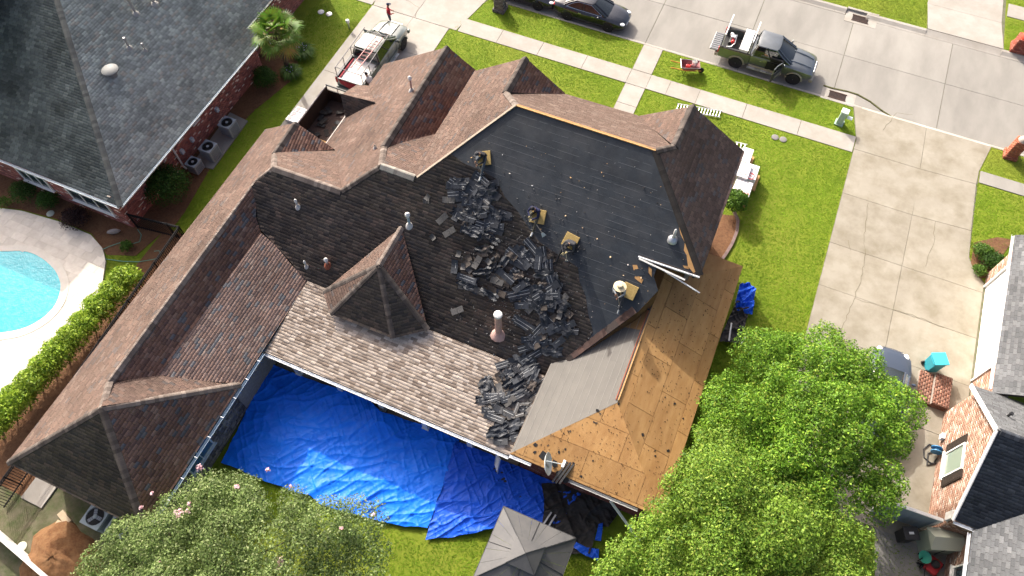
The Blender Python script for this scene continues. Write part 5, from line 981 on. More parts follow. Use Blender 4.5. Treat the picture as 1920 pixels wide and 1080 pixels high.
lb = empty('light_post', P(655, 53), 0, 'short white lamp post at the lawn edge beside the sage pickup', 'lamp'); MB().tube([(0, 0, 0), (0, 0, .5)], .05, 8).build('post', METAL, lb, False); MB().lathe([(.1, .45), (.12, .5), (.11, .66), (.03, .7)], (0, 0, 0), 10).build('head', WHITE, lb, False, smooth=True)
ladder('ground_ladder', 'aluminium extension ladder lying on the lawn behind the front gable', P(1268, 200, .1), P(1352, 214, .1), .5, 15, side=P(1352, 214).__sub__(P(1349, 223)).normalized())
ladder('ground_ladder', 'aluminium ladder poking out behind the bundle stacks', P(1378, 271, .1), P(1400, 276, .1), .4, 3)
# air conditioners
def ac(loc, label, s=.78, h=.92, col=None, fanc=BLACKM):
    m = col or mat('ac_grey', (.33, .37, .40), (.28, .31, .34), 8, .5); e = empty('air_conditioner', loc, 0, label, 'air conditioner')
    MB().box((0, 0, h/2), (s, s, h-.06)).build('cabinet', m, e, False, bevel=.05)
    for i in range(9):
        for sx, sy, dx, dy in ((1, 0, .012, s*.8), (0, -1, s*.8, .012)): MB().box((sx*(s/2+.006), sy*(s/2+.006), .14+i*(h-.3)/8), (dx if sx else s*.84, dy if sx else .012, .02)).build('louvre', mat('ac_dark', (.13, .15, .17), rough=.6), e, False)
    mb = MB(); n = 20; q = []
    o_ = [Vector((max(-s/2, min(s/2, math.cos(2*math.pi*(i+.5)/n)*s*.72)), max(-s/2, min(s/2, math.sin(2*math.pi*(i+.5)/n)*s*.72)), h)) for i in range(n)]; i_ = [Vector((math.cos(2*math.pi*(i+.5)/n)*s*.41, math.sin(2*math.pi*(i+.5)/n)*s*.41, h)) for i in range(n)]
    mb.add(o_+i_+[p-Vector((0, 0, .06)) for p in o_]+[p-Vector((0, 0, .05)) for p in i_], [(i, (i+1) % n, n+(i+1) % n, n+i) for i in range(n)]+[(n+i, n+(i+1) % n, 3*n+(i+1) % n, 3*n+i) for i in range(n)]+[(2*n+i, 2*n+(i+1) % n, (i+1) % n, i) for i in range(n)]); mb.build('top', m, e, False)
    MB().lathe([(s*.4, 0), (s*.4, .004), (.02, .005)], (0, 0, h-.028), 20).build('fan_well', DARK, e, False)
    for i in range(3): MB().box((math.cos(i*2.1)*s*.19, math.sin(i*2.1)*s*.19, h-.015), (s*.32, s*.16, .012), i*2.1).build('fan_blade', fanc, e, False)
    MB().lathe([(.09, -.01), (.08, .02), (.02, .03)], (0, 0, h-.01), 10).build('fan_hub', m, e, False); g = MB()
    for r in (.12, .2, .28, .36): g.tube([(math.cos(2*math.pi*i/16)*r*s/.78*.9, math.sin(2*math.pi*i/16)*r*s/.78*.9, h+.006) for i in range(17)], .006, 3)
    g.build('guard', BLACKM, e, False); return e
for px, z, lab in (((425, 229), .95, 'grey air conditioner farthest along the brick wall, nearest the palm'), ((389, 274), .95, 'grey air conditioner in the middle of the concrete pad'), ((361, 303), .8, 'smaller grey air conditioner half hidden by the large dark bush')):
    c = P(*px, z); ac((c.x, c.y, .06), lab, .78 if z > .9 else .66, z-.06)
AT = mat('ac_teal', (.40, .46, .46), (.34, .4, .4), 6, .5); c = P(178, 968, .95); ac((c.x, c.y, 0), 'pale teal air conditioner with a big round fan at the end of the wing', .92, .95, AT, mat('fan_grey', (.3, .33, .36), rough=.4)); c = P(222, 985, .9); ac((c.x, c.y, 0), 'pale air conditioner partly covered by the crepe myrtle', .85, .9, AT)
# side yard bits, lower left
sy = struct(MB().prism([tuple(P(*p)[:2]) for p in ((0, 905), (30, 880), (90, 880), (330, 1000), (260, 1100), (-40, 1100), (-60, 960))], -.02, .012).build('side_yard', mat('weedy_soil', (.105, .095, .055), (.06, .085, .025), 2.2, .95, 1, 40, c3=(.20, .17, .12), s3=1.6, f3=.6, bdist=.04)))
c = P(75, 923); o = MB().box((0, 0, .05), (1.15, 1.05, .07)).build('stepping_slab', CONC, None, bevel=.01); o.location = (c.x, c.y, 0); tag(o, 'square pale concrete slab in the weedy side yard', 'slab')
for a, b, lab in (((118, 965), (128, 978), 'short tan landscape block beside the soil mound'), ((80, 1030), (113, 983), 'long tan landscape timber beside the soil mound')):
    a, b = P(*a), P(*b); o = MB().box((0, 0, .07), ((b-a).length+.25, .3, .14)).build('landscape_block', mat('tan_block', (.50, .40, .27), (.42, .33, .22), 5, .9), None, bevel=.015); o.location = ((a+b)/2); o.rotation_euler = (0, 0, math.atan2((b-a).y, (b-a).x)); tag(o, lab, 'block')
a, b = P(2, 985), P(120, 1090); q = MB(); d = (b-a).normalized(); nn = Vector((-d.y, d.x, 0)); 
o = MB().box((0, 0, .9), ((b-a).length+6, .14, .16)).box((0, 0, .45), ((b-a).length+6, .05, .8)).build('white_fence', WHITE, None); aa, bb = P(-10, 1000, .95), P(80, 1078, .95); o.location = ((aa.x+bb.x)/2, (aa.y+bb.y)/2, 0); o.rotation_euler = (0, 0, math.atan2((bb-aa).y, (bb-aa).x)); tag(o, 'white vinyl fence crossing the lower left corner', 'fence')
mn = P(115, 1050); n1, n2 = 28, 14; V = []; F = []
for i in range(n2+1):
    for j in range(n1):
        t = i/n2; a = 2*math.pi*j/n1; r = (1-t)*1.55*(1+.12*math.sin(3*a+1)+.06*math.sin(7*a)); z = .75*(1-(1-t)**2)+.09*random.random(); V.append((mn.x+r*1.15*math.cos(a), mn.y+r*.95*math.sin(a), z if i else -.02))
F = [(i*n1+j, i*n1+(j+1) % n1, (i+1)*n1+(j+1) % n1, (i+1)*n1+j) for i in range(n2) for j in range(n1)]
o = np_mesh('soil_mound', np.array(V), np.array(F), SOIL, None, smooth=True); tag(o, 'mound of red-brown mulch soil in the lower left yard', 'mound')
c = empty('garden_hose', P(240, 450), 0, 'thin green garden hose looping over the mulch bed and lawn', 'hose'); pts = [P(x, y, .03) for x, y in ((258, 430), (265, 440), (262, 453), (245, 458), (225, 455), (205, 462), (192, 468), (190, 480), (200, 486), (230, 490), (260, 491), (290, 486), (303, 478), (298, 470), (280, 472))]
sm_ = [a.lerp(b, t) for a, b in zip(pts, pts[1:]) for t in (0, .5)]; MB().tube(sm_, .02, 5).build('hose', mat('hose_green', (.14, .34, .26), rough=.5), c)
c = P(213, 434, .15); e = empty('garden_rock', c, .6, 'pale long rock in the mulch bed near the hose', 'rock'); MB().ball((0, 0, 0), (.38, .14, .15), 9).build('rock', mat('rock_pale', (.42, .36, .32), (.3, .26, .24), 9, .9, .6, 20), e, False)
# right neighbour's yard
tb = empty('trash_bin', (13.05, 20.9, 0), math.radians(25), 'teal wheeled trash bin tipped open by the brick steps', 'trash bin'); TEAL = mat('bin_teal', (.04, .36, .44), (.03, .30, .38), 6, .45)
MB().box((0, 0, .5), (.5, .55, .95), top=1.12).build('body', TEAL, tb, False, bevel=.03); MB().box((.02, 0, 1.03), (.68, .66, .07)).build('lid', mat('bin_teal_lid', (.06, .46, .55), rough=.4), tb, False, bevel=.025); MB().tube([(-.32, -.25, .95), (-.32, .25, .95)], .025, 6).build('handle', TEAL, tb, False)
for s in (-.24, .24): MB().lathe([(.03, -.03), (.12, -.03), (.12, .03), (.03, .03)], (-.27, s, .12), 12, M=Matrix.Rotation(math.pi/2, 3, 'X')).build('wheel', RUB, tb, False)
hr = empty('hose_reel', P(1768, 850, .3), 0, 'blue hose reel with a black hose in loops against the brick gable', 'hose reel'); c = P(1768, 848, .45); MB().lathe([(.24, -.12), (.24, -.08), (.1, -.07), (.1, .07), (.24, .08), (.24, .12)], (13.75, c.y, .45), 16, M=Matrix.Rotation(math.pi/2, 3, 'X')).build('drum', mat('reel_blue', (.05, .2, .38), rough=.5), hr)
pts = [P(*p, .06) for p in ((1765, 870), (1745, 868), (1733, 858), (1732, 842), (1742, 833), (1756, 838), (1760, 855), (1750, 870), (1738, 872), (1740, 850), (1754, 845), (1763, 862), (1757, 880), (1752, 900), (1748, 930))]
MB().tube([a.lerp(b, t) for a, b in zip(pts, pts[1:]) for t in (0, .5)], .03, 5).build('hose', BLACKP, hr)
gt = empty('metal_gate', P(1715, 955, 0), 0, 'pale blue-grey solid gate with a white rail beside the brick gable', 'gate'); a, b = P(1665, 940, 1.75), P(1765, 975, 1.75); d = (b-a); rz_ = math.atan2(d.y, d.x); m_ = (a+b)/2
for i in range(9): p = a.lerp(b, (i+.5)/9); MB().box((p.x, p.y, .86), (d.length/9-.012, .05, 1.7), rz_).build('board', mat('gate_grey', (.30, .36, .41), rough=.5), gt)
MB().box((m_.x, m_.y, 1.76), (d.length+.1, .14, .07), rz_).build('top_rail', WHITE, gt)
for p in (a, b): MB().box((p.x, p.y, .9), (.13, .13, 1.8)).build('post', WHITE, gt)
pv = struct(MB().prism([tuple(P(*p)[:2]) for p in ((1640, 960), (1790, 985), (1830, 1090), (1640, 1100))], -.02, .02).build('side_court', CONC_OLD))
def bin_box(loc, rz, label, m, s=(.5, .45, .9)):
    e = empty('waste_bin', loc, rz, label, 'bin'); MB().box((0, 0, s[2]/2), s, top=1.1).build('body', m, e, False, bevel=.03); MB().box((0, 0, s[2]+.03), (s[0]*1.25, s[1]*1.25, .06)).build('lid', m, e, False, bevel=.02); MB().box((0, 0, s[2]+.065), (.2, .1, .01)).build('sticker', WHITE, e, False)
c = P(1708, 1000, .9); bin_box((c.x, c.y, 0), .4, 'black waste bin with white stickers below the grey gate', BLACKP)
c = P(1775, 1010, 1.3); sh_ = empty('storage_shed', (c.x, c.y, 0), .35, 'small pale green plastic storage shed in the corner by the wall', 'shed'); GP = mat('shed_green', (.32, .36, .28), rough=.6); MB().box((0, 0, .6), (1.25, .8, 1.2)).build('body', GP, sh_, False, bevel=.03)
mb = MB(); mb.add([Vector(p) for p in ((-.68, -.46, 1.2), (.68, -.46, 1.2), (.68, .46, 1.2), (-.68, .46, 1.2), (-.6, 0, 1.55), (.6, 0, 1.55))], [(0, 1, 5, 4), (2, 3, 4, 5), (1, 2, 5), (3, 0, 4), (3, 2, 1, 0)]); mb.build('roof', mat('shed_roof', (.45, .47, .38), rough=.6), sh_, False); MB().box((0, -.42, .6), (.03, .02, 1.0)).build('door_seam', BLACKP, sh_, False)
c = P(1752, 1060, .4); lm = empty('lawn_mower', (c.x, c.y, 0), 1.2, 'red lawn mower standing at the right house wall', 'mower'); MB().box((0, 0, .28), (.7, .55, .2)).build('deck', mat('mower_red', (.38, .03, .035), rough=.4), lm, False, bevel=.06); MB().lathe([(.17, .38), (.18, .5), (.12, .58)], (.05, 0, 0), 12).build('engine', BLACKP, lm, False, smooth=True); MB().tube([(-.3, -.22, .35), (-1.0, -.22, .95), (-1.0, .22, .95), (-.3, .22, .35)], .018, 5).build('handle', BLACKM, lm, False)
for x in (-.3, .3):
    for y in (-.3, .3): MB().lathe([(.03, -.03), (.13, -.03), (.13, .03), (.03, .03)], (x, y, .13), 12, M=Matrix.Rotation(math.pi/2, 3, 'X')).build('wheel', RUB, lm, False)
c = P(1733, 1045, .5); sp = empty('lawn_spreader', (c.x, c.y, 0), 0, 'green seed spreader beside the red mower', 'spreader'); MB().lathe([(.06, .3), (.26, .55), (.27, .58), (.22, .55), (.04, .34)], (0, 0, 0), 14).build('hopper', mat('spreader_green', (.05, .33, .24), rough=.5), sp, False, smooth=True); MB().tube([(0, 0, .35), (-.4, -.4, .9)], .02, 5).build('handle', BLACKM, sp, False)
for s in (-.2, .2): MB().lathe([(.03, -.02), (.1, -.02), (.1, .02), (.03, .02)], (0, s, .1), 10, M=Matrix.Rotation(math.pi/2, 3, 'X')).build('wheel', RUB, sp, False)
# ------------------------------------------------ torn shingles on the roof
SHB = mat('shingle_back', (.028, .033, .042), (.016, .019, .025), 7, .55, .3, 30, spec=.4, rand=.3); SHF = mat('shingle_face', (.09, .075, .064), (.055, .046, .04), 14, .9, .2, 120, rand=.35); ADH = mat('adhesive_line', (.42, .43, .43), rough=.5); SHG = mat('shingle_grey', (.115, .11, .105), (.07, .068, .066), 12, .85, .2, 90, rand=.3)
def strip_mesh(name, ln, wd, tabs, curl, back, line):
    "one torn shingle strip: slotted tabs, slight curl, pale adhesive line"
    mb = MB(); n = 8; zc = lambda x: curl*((x/ln)**2*4-.3)+.008*math.sin(x*9)
    for k in range(tabs):
        x0, x1 = -ln/2+k*ln/tabs+.006, -ln/2+(k+1)*ln/tabs-.006
        for (y0, y1), (a, b) in (((-wd/2, 0), (x0, x1)), ((0, wd/2), (x0-.006, x1+.006))):
            m = max(2, n//tabs); xs = [a+(b-a)*i/m for i in range(m+1)]
            vs = [(x, y, zc(x)+z) for z in (.006, 0) for x in xs for y in (y0, y1)]; q = 2*(m+1)
            mb.add(vs, [(2*i, 2*i+2, 2*i+3, 2*i+1) for i in range(m)]+[(q+2*i+1, q+2*i+3, q+2*i+2, q+2*i) for i in range(m)]+[(2*i, q+2*i, q+2*i+2, 2*i+2) for i in range(m)]+[(2*i+3, q+2*i+3, q+2*i+1, 2*i+1) for i in range(m)]+[(1, q+1, q, 0), (2*m, q+2*m, q+2*m+1, 2*m+1)])
    if line:
        xs = [-ln/2+ln*i/n for i in range(n+1)]; a, b = random.randint(0, 3), random.randint(5, 8)
        for yy in line:
            vs = [(x, yy+d, zc(x)+.0085) for x in xs for d in (0, .014)]; mb.add(vs, [(2*i, 2*i+2, 2*i+3, 2*i+1) for i in range(a, b)], 1)
    me_o = mb.build(name, [back, ADH]); me = me_o.data; bpy.data.objects.remove(me_o); return me
KINDS = [strip_mesh('torn_shingle', .92, .30, 3, .03, SHB, (.05,)), strip_mesh('torn_shingle', .92, .30, 3, .08, SHB, (-.04, .09)), strip_mesh('torn_shingle', .62, .30, 2, .05, SHB, (.04,)), strip_mesh('torn_shingle', .92, .28, 3, .1, SHF, ()), strip_mesh('torn_shingle', .31, .28, 1, .03, SHF, ()), strip_mesh('torn_shingle', .30, .22, 1, .06, SHG, ()), strip_mesh('torn_shingle', .60, .28, 2, .04, SHG, ()), strip_mesh('torn_shingle', 1.3, .34, 4, .06, SHB, (.06, -.08)), strip_mesh('torn_shingle', .75, .16, 2, .05, SHG, (.02,))]
LOOK = ['blue-black shingle strip with a pale glue line', 'curled blue-black strip with two pale glue lines', 'short blue-black shingle strip', 'brown three-tab shingle strip', 'single brown shingle tab', 'small grey shingle tab', 'grey two-tab shingle piece', 'long blue-black shingle length', 'narrow grey shingle sliver']
def scrap_mesh(ln, wd, amp, m, seed):
    "ragged crumpled scrap of roofing"
    nx, ny = 8, 5; mb = MB(); rg = random.Random(seed); V = []
    for j in range(ny+1):
        for i in range(nx+1):
            ex_ = .16*ln*(rg.random()-.5) if i in (0, nx) else 0; ey_ = .22*wd*(rg.random()-.5) if j in (0, ny) else .05*wd*(rg.random()-.5)
            V.append((-ln/2+ln*i/nx+ex_, -wd/2+wd*j/ny+ey_, amp*(math.sin(i*1.1+seed)*.6+math.sin(j*1.7+i*.6+seed*2)*.5+.5*rg.random())))
    F = [(j*(nx+1)+i, j*(nx+1)+i+1, (j+1)*(nx+1)+i+1, (j+1)*(nx+1)+i) for j in range(ny) for i in range(nx)]
    mb.add(V+[(x, y, z-.006) for x, y, z in V], F+[tuple(k+len(V) for k in f[::-1]) for f in F]); o = mb.build('torn_shingle', m); me = o.data; bpy.data.objects.remove(o); return me
KINDS += [scrap_mesh(.8, .45, .05, SHB, 1), scrap_mesh(.5, .4, .06, SHB, 2), scrap_mesh(1.1, .35, .07, SHB, 3), scrap_mesh(.45, .3, .05, SHF, 4), scrap_mesh(.9, .3, .09, SHB, 5)]
LOOK += ['ragged black felt scrap', 'small crumpled black scrap', 'long crumpled black scrap', 'ragged brown scrap', 'buckled black strip']
def heap(spots, pl, label, group, lift=.03):
    nrm = Vector((-pl[1], -pl[2], 1)).normalized(); ux = Vector((1, 0, pl[1])).normalized(); uy = nrm.cross(ux)
    for i, (x, y, ang, kind, h) in enumerate(spots):
        p = PL(x, y, pl)+nrm*(lift+h); a = math.radians(ang); X = ux*math.cos(a)+uy*math.sin(a); t = random.gauss(0, .07 if h > .05 else .03); N = (nrm+X*random.gauss(0, .06 if h > .05 else .02)+X.cross(nrm)*t).normalized(); X = (X-N*X.dot(N)).normalized(); Y = N.cross(X)
        o = bpy.data.objects.new('torn_shingle', KINDS[kind]); COL.objects.link(o); o.matrix_basis = Matrix.Translation(p) @ Matrix((X, Y, N)).transposed().to_4x4(); tag(o, label.replace('*', LOOK[kind]+(' on top' if h > .12 else '')), 'shingle', group)
def scatter(poly, n, angs, kinds, hmax, grow=None):
    xs = [p[0] for p in poly]; ys = [p[1] for p in poly]; out = []
    while len(out) < n:
        x, y = random.uniform(min(xs), max(xs)), random.uniform(min(ys), max(ys))
        if inpoly([x], [y], poly)[0]: out.append((x, y, random.choice(angs)+random.gauss(0, 12), random.choice(kinds) if random.random() < .68 else random.choice((9, 10, 11, 12, 13)), random.random()*hmax*.7))
    return out
sp = scatter([(836, 335), (922, 326), (930, 345), (918, 366), (850, 362)], 16, (5, 8, -6), (0, 1, 7, 0, 2, 7), .22)+scatter([(852, 358), (918, 356), (918, 390), (868, 395)], 16, (10, 14, 4), (0, 1, 2, 8), .1)+scatter([(866, 400), (948, 400), (944, 424), (880, 438)], 16, (14, 18, 8), (0, 1, 2, 7), .12)+scatter([(852, 392), (905, 390), (875, 420), (858, 420)], 10, (40, 80, 10, -30), (4, 5, 6, 2), .06)+scatter([(905, 425), (945, 428), (940, 446), (900, 446)], 12, (20, 60, -20), (4, 5, 5), .05)
heap(sp, PB, '* in the upper heap', 'torn shingles in the upper heap')
sp = scatter([(855, 468), (925, 465), (960, 500), (950, 530), (865, 520)], 28, (30, -40, 80, 120), (4, 5, 6, 3, 5, 4), .16)+scatter([(865, 520), (950, 520), (960, 552), (870, 550)], 12, (2, -6, 8), (8, 6, 3, 1), .25)+scatter([(952, 468), (1010, 462), (1015, 500), (960, 500)], 9, (-25, -28, -20), (7, 0, 0), .16)+scatter([(1005, 465), (1030, 465), (1062, 545), (1045, 560), (1015, 520)], 9, (-62, -58, -66), (7, 0, 7), .2)+scatter([(940, 515), (1040, 510), (1050, 570), (985, 580), (945, 550)], 26, (32, 36, 24, -15), (0, 1, 2, 7, 1), .25)+scatter([(985, 555), (1060, 560), (1075, 600), (1010, 610)], 20, (-40, -45, 60, 20), (3, 4, 6, 5, 0), .2)
heap(sp, PB, '* in the largest heap, mid slope', 'torn shingles in the largest heap')
sp = scatter([(1000, 600), (1070, 590), (1085, 625), (1040, 660), (995, 660)], 20, (36, -50, 20, 70), (0, 1, 2, 4, 3), .16)+scatter([(1000, 620), (1030, 630), (985, 700), (965, 690)], 12, (40, 48), (0, 7, 1), .1)+[(986, 609, -12, 7, .03), (990, 614, -12, 7, .05)]
heap(sp, PB, '* beside the pink pipe', 'torn shingles beside the pipe')
LPp = LP
sp = scatter([(955, 670), (985, 665), (1010, 700), (975, 730), (945, 720)], 16, (62, 58, 66, 50), (7, 0, 1, 8), .22)+scatter([(905, 705), (955, 700), (960, 740), (920, 760), (900, 730)], 18, (70, 40, -40, 60), (6, 5, 2, 8, 3), .1)+scatter([(910, 745), (985, 730), (985, 790), (925, 785)], 22, (52, 58, 45, 10), (1, 2, 8, 6, 0), .22)+scatter([(930, 785), (990, 770), (975, 820), (945, 840), (928, 825)], 16, (38, 44, 30), (0, 2, 8, 6), .2)+scatter([(995, 705), (1020, 700), (1015, 750), (985, 780)], 12, (75, 68, 60), (8, 1, 2), .3)
heap(sp, LPp, '* on the pale porch shingles', 'torn shingles on the porch roof')
for x, y, a, lab in ((800, 377, 20, 'small torn shingle lying left of the upper heap'), (830, 410, 60, 'small torn shingle right of the blue-capped vent'), (812, 445, -30, 'bent torn shingle alone on the dark slope below the vent'), (858, 582, 40, 'loose shingle scrap left of the tall pink pipe'), (802, 370, 70, 'tiny shingle chip near the blue-capped vent'), (842, 375, 15, 'small shingle scrap between the vent and the upper heap'), (843, 435, 50, 'shingle scrap just left of the stacked strips')): heap([(x, y, a, 6 if x > 820 else 5, .02)], PB, lab, 'loose single shingles')
heap([(853, 500, -75, 2, .04)], PB, 'blue-black strip lying apart at the left of the largest heap', 'loose single shingles')
mb = MB(); nn_ = Vector((0, -PB[2], 1)).normalized()
for i in range(900):
    x, y = random.gauss(975, 60), random.gauss(530, 75)
    if not (845 < x < 1110 and 320 < y < 690): continue
    p = PL(x, y, PB)+nn_*.02; s = random.uniform(.02, .07); mb.box(p, (s, s*.7, .012), random.random()*3, col=(random.uniform(.03, .12),)*3)
tag(stuff(mb.build('shingle_crumbs', SH)), 'fine shingle crumbs sprinkled over the rear slope', 'debris')
mb = MB()
for i in range(190):
    x, y = random.uniform(870, 1290), random.uniform(220, 600); p = PL(x, y, PB)
    if not inpoly([p.x], [p.y], [(q.x, q.y) for q in feltp])[0]: continue
    s = random.uniform(.015, .035) if random.random() < .88 else random.uniform(.05, .09); c = random.choice([(.5, .32, .16), (.6, .45, .28), (.02, .02, .022), (.35, .36, .37), (.02, .02, .02), (.55, .52, .48)]); mb.box(p+nn_*.03, (s*.6, s, .015), random.random()*3, col=c)
tag(stuff(mb.build('roof_litter', BRICK)), 'wood chips and nails scattered over the black felt', 'debris')
# ------------------------------------------------ people
SKIN = mat('skin', (.34, .19, .12), rough=.6)
BONES = [('pelvis', 'belly', 't'), ('belly', 'chest', 's'), ('chest', 'neck', 's'), ('neck', 'head', 'k'), ('head', 'crown', 'k')]
for sd in 'LR': BONES += [('chest', 'sh'+sd, 's'), ('sh'+sd, 'el'+sd, 's'), ('el'+sd, 'wr'+sd, 's'), ('wr'+sd, 'ha'+sd, 'h'), ('pelvis', 'hp'+sd, 't'), ('hp'+sd, 'kn'+sd, 't'), ('kn'+sd, 'an'+sd, 't'), ('an'+sd, 'to'+sd, 'b')]
RAD = dict(pelvis=.14, belly=.135, chest=.15, neck=.055, head=.088, crown=.075, sh=.07, el=.048, wr=.036, ha=.036, hp=.095, kn=.066, an=.045, to=.042)
def person(label, loc, rz, J, shirt, trousers, shoe, headgear=None, gloves=None, cat='person'):
    e = empty('person', loc, rz, label, cat); names = list(J); idx = {k: i for i, k in enumerate(names)}; me = bpy.data.meshes.new('body')
    me.from_pydata([J[k] for k in names], [(idx[a], idx[b]) for a, b, _ in BONES], []); o = bpy.data.objects.new('body', me); COL.objects.link(o)
    sk = o.modifiers.new('skin', 'SKIN'); ss = o.modifiers.new('sub', 'SUBSURF'); ss.levels = 2; ss.render_levels = 2
    for k in names:
        r = RAD[k if k in RAD else k[:2]]; v = me.skin_vertices[0].data[idx[k]]; v.radius = (r*1.15, r*.9) if k in ('chest', 'pelvis', 'belly') else (r, r); v.use_root = k == 'pelvis'
    dg = bpy.context.evaluated_depsgraph_get(); ev = o.evaluated_get(dg); m2 = bpy.data.meshes.new_from_object(ev); bpy.data.objects.remove(o)
    mb = MB(); V = [v.co.copy() for v in m2.vertices]; seg = [(Vector(J[a]), Vector(J[b]), t) for a, b, t in BONES]
    code = {'s': 0, 't': 1, 'k': 2, 'h': 3, 'b': 4}
    for pgn in m2.polygons:
        c = pgn.center; best = min(seg, key=lambda s: ((c-s[0])-(s[1]-s[0])*max(0, min(1, (c-s[0]).dot(s[1]-s[0])/max(1e-6, (s[1]-s[0]).length_squared)))).length)
        mb.f.append(tuple(pgn.vertices)); mb.m.append(code[best[2]]); mb.c.append((1, 1, 1))
    mb.v = [tuple(v) for v in V]
    for sd in 'LR':
        w_, h_ = Vector(J['wr'+sd]), Vector(J['ha'+sd]); d = (h_-w_).normalized(); s = d.cross(Vector((0, 0, 1))); s = s.normalized() if s.length > .1 else Vector((0, 1, 0)); u = s.cross(d)
        for i, ln in enumerate((.065, .075, .07, .055)):
            r0 = h_+s*(i-1.5)*.02; k1 = r0+d*ln*.55-u*.01; mb.tube([r0, k1, k1+d*ln*.3-u*.04], [.010, .009, .007], 5, 3)
        r0 = w_+d*.03+s*.035; mb.tube([r0, r0+s*.03+d*.03, r0+s*.03+d*.06-u*.02], [.011, .010, .008], 5, 3)
    hd = Vector(J['head']); fw = (Vector((1, 0, -.3))).normalized(); mb.ball(hd+fw*.1, (.02, .015, .02), 6, 2)
    for s_ in (-1, 1): mb.ball(hd+Vector((0, s_*.088, 0)), (.02, .012, .03), 6, 2)
    b = mb.build('body', [shirt, trousers, SKIN, gloves or SKIN, shoe], e, False, smooth=True)
    if headgear: headgear(e, Vector(J['crown']), fw)
    return e
def hair(m): return lambda e, c, f: MB().ball(c+Vector((-.01, 0, .0)), (.1, .092, .085), 10).build('hair', m, e, False, smooth=True)
def cap_(m):
    def g(e, c, f):
        o = MB().ball(c+Vector((0, 0, .01)), (.108, .1, .08), 12).build('cap', m, e, False, smooth=True); MB().slab([c+Vector(v) for v in ((.05, -.08, .02), (.19, -.055, .0), (.2, .055, .0), (.05, .08, .02))], .012).build('cap_peak', m, o, False)
    return g
def straw(e, c, f):
    m = mat('straw', (.66, .57, .38), (.55, .46, .28), 25, .8); mb = MB(); mb.lathe([(.27, -.03), (.275, -.015), (.13, .02), (.125, .1), (.09, .135), (.02, .14)], c+Vector((0, 0, -.01)), 20); mb.build('straw_hat', m, e, False, smooth=40); MB().lathe([(.131, .025), (.129, .055), (.12, .056)], c+Vector((0, 0, -.01)), 20).build('hat_band', mat('hat_band', (.32, .22, .12), rough=.8), e, False)
K = PB[2]
def sit(twist=0, leg='L', lean=.2):
    "seated on the slope facing down it; ground is z = -K*x"
    g = lambda x, h: -K*x+h
    J = dict(pelvis=(0, 0, .17), belly=(.05, 0, .32), chest=(lean*.8, 0, .48), neck=(lean*1.35, 0, .62), head=(lean*1.75, .0, .72), crown=(lean*1.95, 0, .79))
    a, b = ('L', 'R') if leg == 'L' else ('R', 'L'); s = 1 if leg == 'L' else -1
    J.update({'sh'+a: (lean*.95, s*.19, .53), 'el'+a: (lean+.16, s*.27, .32), 'wr'+a: (lean+.36, s*.1, .22), 'ha'+a: (lean+.41, s*.06, .19), 'sh'+b: (lean*.95, -s*.19, .53), 'el'+b: (lean+.14, -s*.26, .3), 'wr'+b: (lean+.3, -s*.06, .3), 'ha'+b: (lean+.34, -s*.02, .28)})
    J.update({'hp'+a: (.03, s*.1, .16), 'kn'+a: (.4, s*.26, g(.4, .36)), 'an'+a: (.72, s*.3, g(.72, .1)), 'to'+a: (.88, s*.31, g(.88, .06)), 'hp'+b: (.03, -s*.1, .16), 'kn'+b: (.33, -s*.2, g(.33, .2)), 'an'+b: (.05, -s*.3, g(.05, .1)), 'to'+b: (-.08, -s*.3, g(-.08, .07))})
    return J
NAVYC = mat('cloth_navy', (.018, .022, .07), (.012, .015, .045), 20, .9); BLKC = mat('cloth_black', (.014, .014, .017), (.024, .024, .027), 20, .9); GRYC = mat('cloth_grey', (.30, .32, .33), (.22, .24, .25), 18, .9); DGRY = mat('cloth_charcoal', (.05, .052, .058), (.035, .036, .04), 18, .9); JEAN = mat('jeans', (.10, .115, .13), (.07, .08, .095), 16, .9); OLVC = mat('cloth_olive', (.085, .08, .06), (.06, .056, .042), 16, .9); SHOEW = mat('shoe_white', (.7, .69, .66), rough=.6); REDC = mat('cloth_red', (.50, .025, .045), (.38, .018, .03), 16, .9); GLV = mat('glove_tan', (.55, .46, .25), rough=.8)
FOAM = mat('foam_pad', (.47, .34, .13), (.38, .26, .09), 14, .9, .5, 40)
nB = Vector((0, -K, 1)).normalized(); uB = Vector((1, 0, 0)); vB = nB.cross(uB)
def pad(px, ang, label, sz=(.62, .62)):
    c = PL(*px, PB)+nB*.05; a = math.radians(ang); X = uB*math.cos(a)+vB*math.sin(a); M = Matrix((X, nB.cross(X), nB)).transposed(); o = MB().box((0, 0, 0), (sz[0], sz[1], .09)).build('foam_pad', FOAM, None, bevel=.015); o.matrix_basis = Matrix.Translation(c) @ M.to_4x4(); tag(o, label, 'pad')
def shovel(a_, b_, label, m=METAL):
    a_, b_ = Vector(a_), Vector(b_); e = empty('roofing_shovel', b_, 0, label, 'shovel'); d = (b_-a_).normalized(); MB().tube([a_, b_], .02, 6).build('shaft', mat('shaft_wood', (.42, .36, .28), rough=.6), e); s = d.cross(nB).normalized()
    MB().slab([b_-s*.05+nB*.02, b_+s*.05+nB*.02, b_+d*.24+s*.12+nB*.01, b_+d*.24-s*.12+nB*.01], .012).build('blade', m, e)
    MB().tube([a_-s*.06, a_+s*.06], .018, 5).build('grip', BLACKP, e)
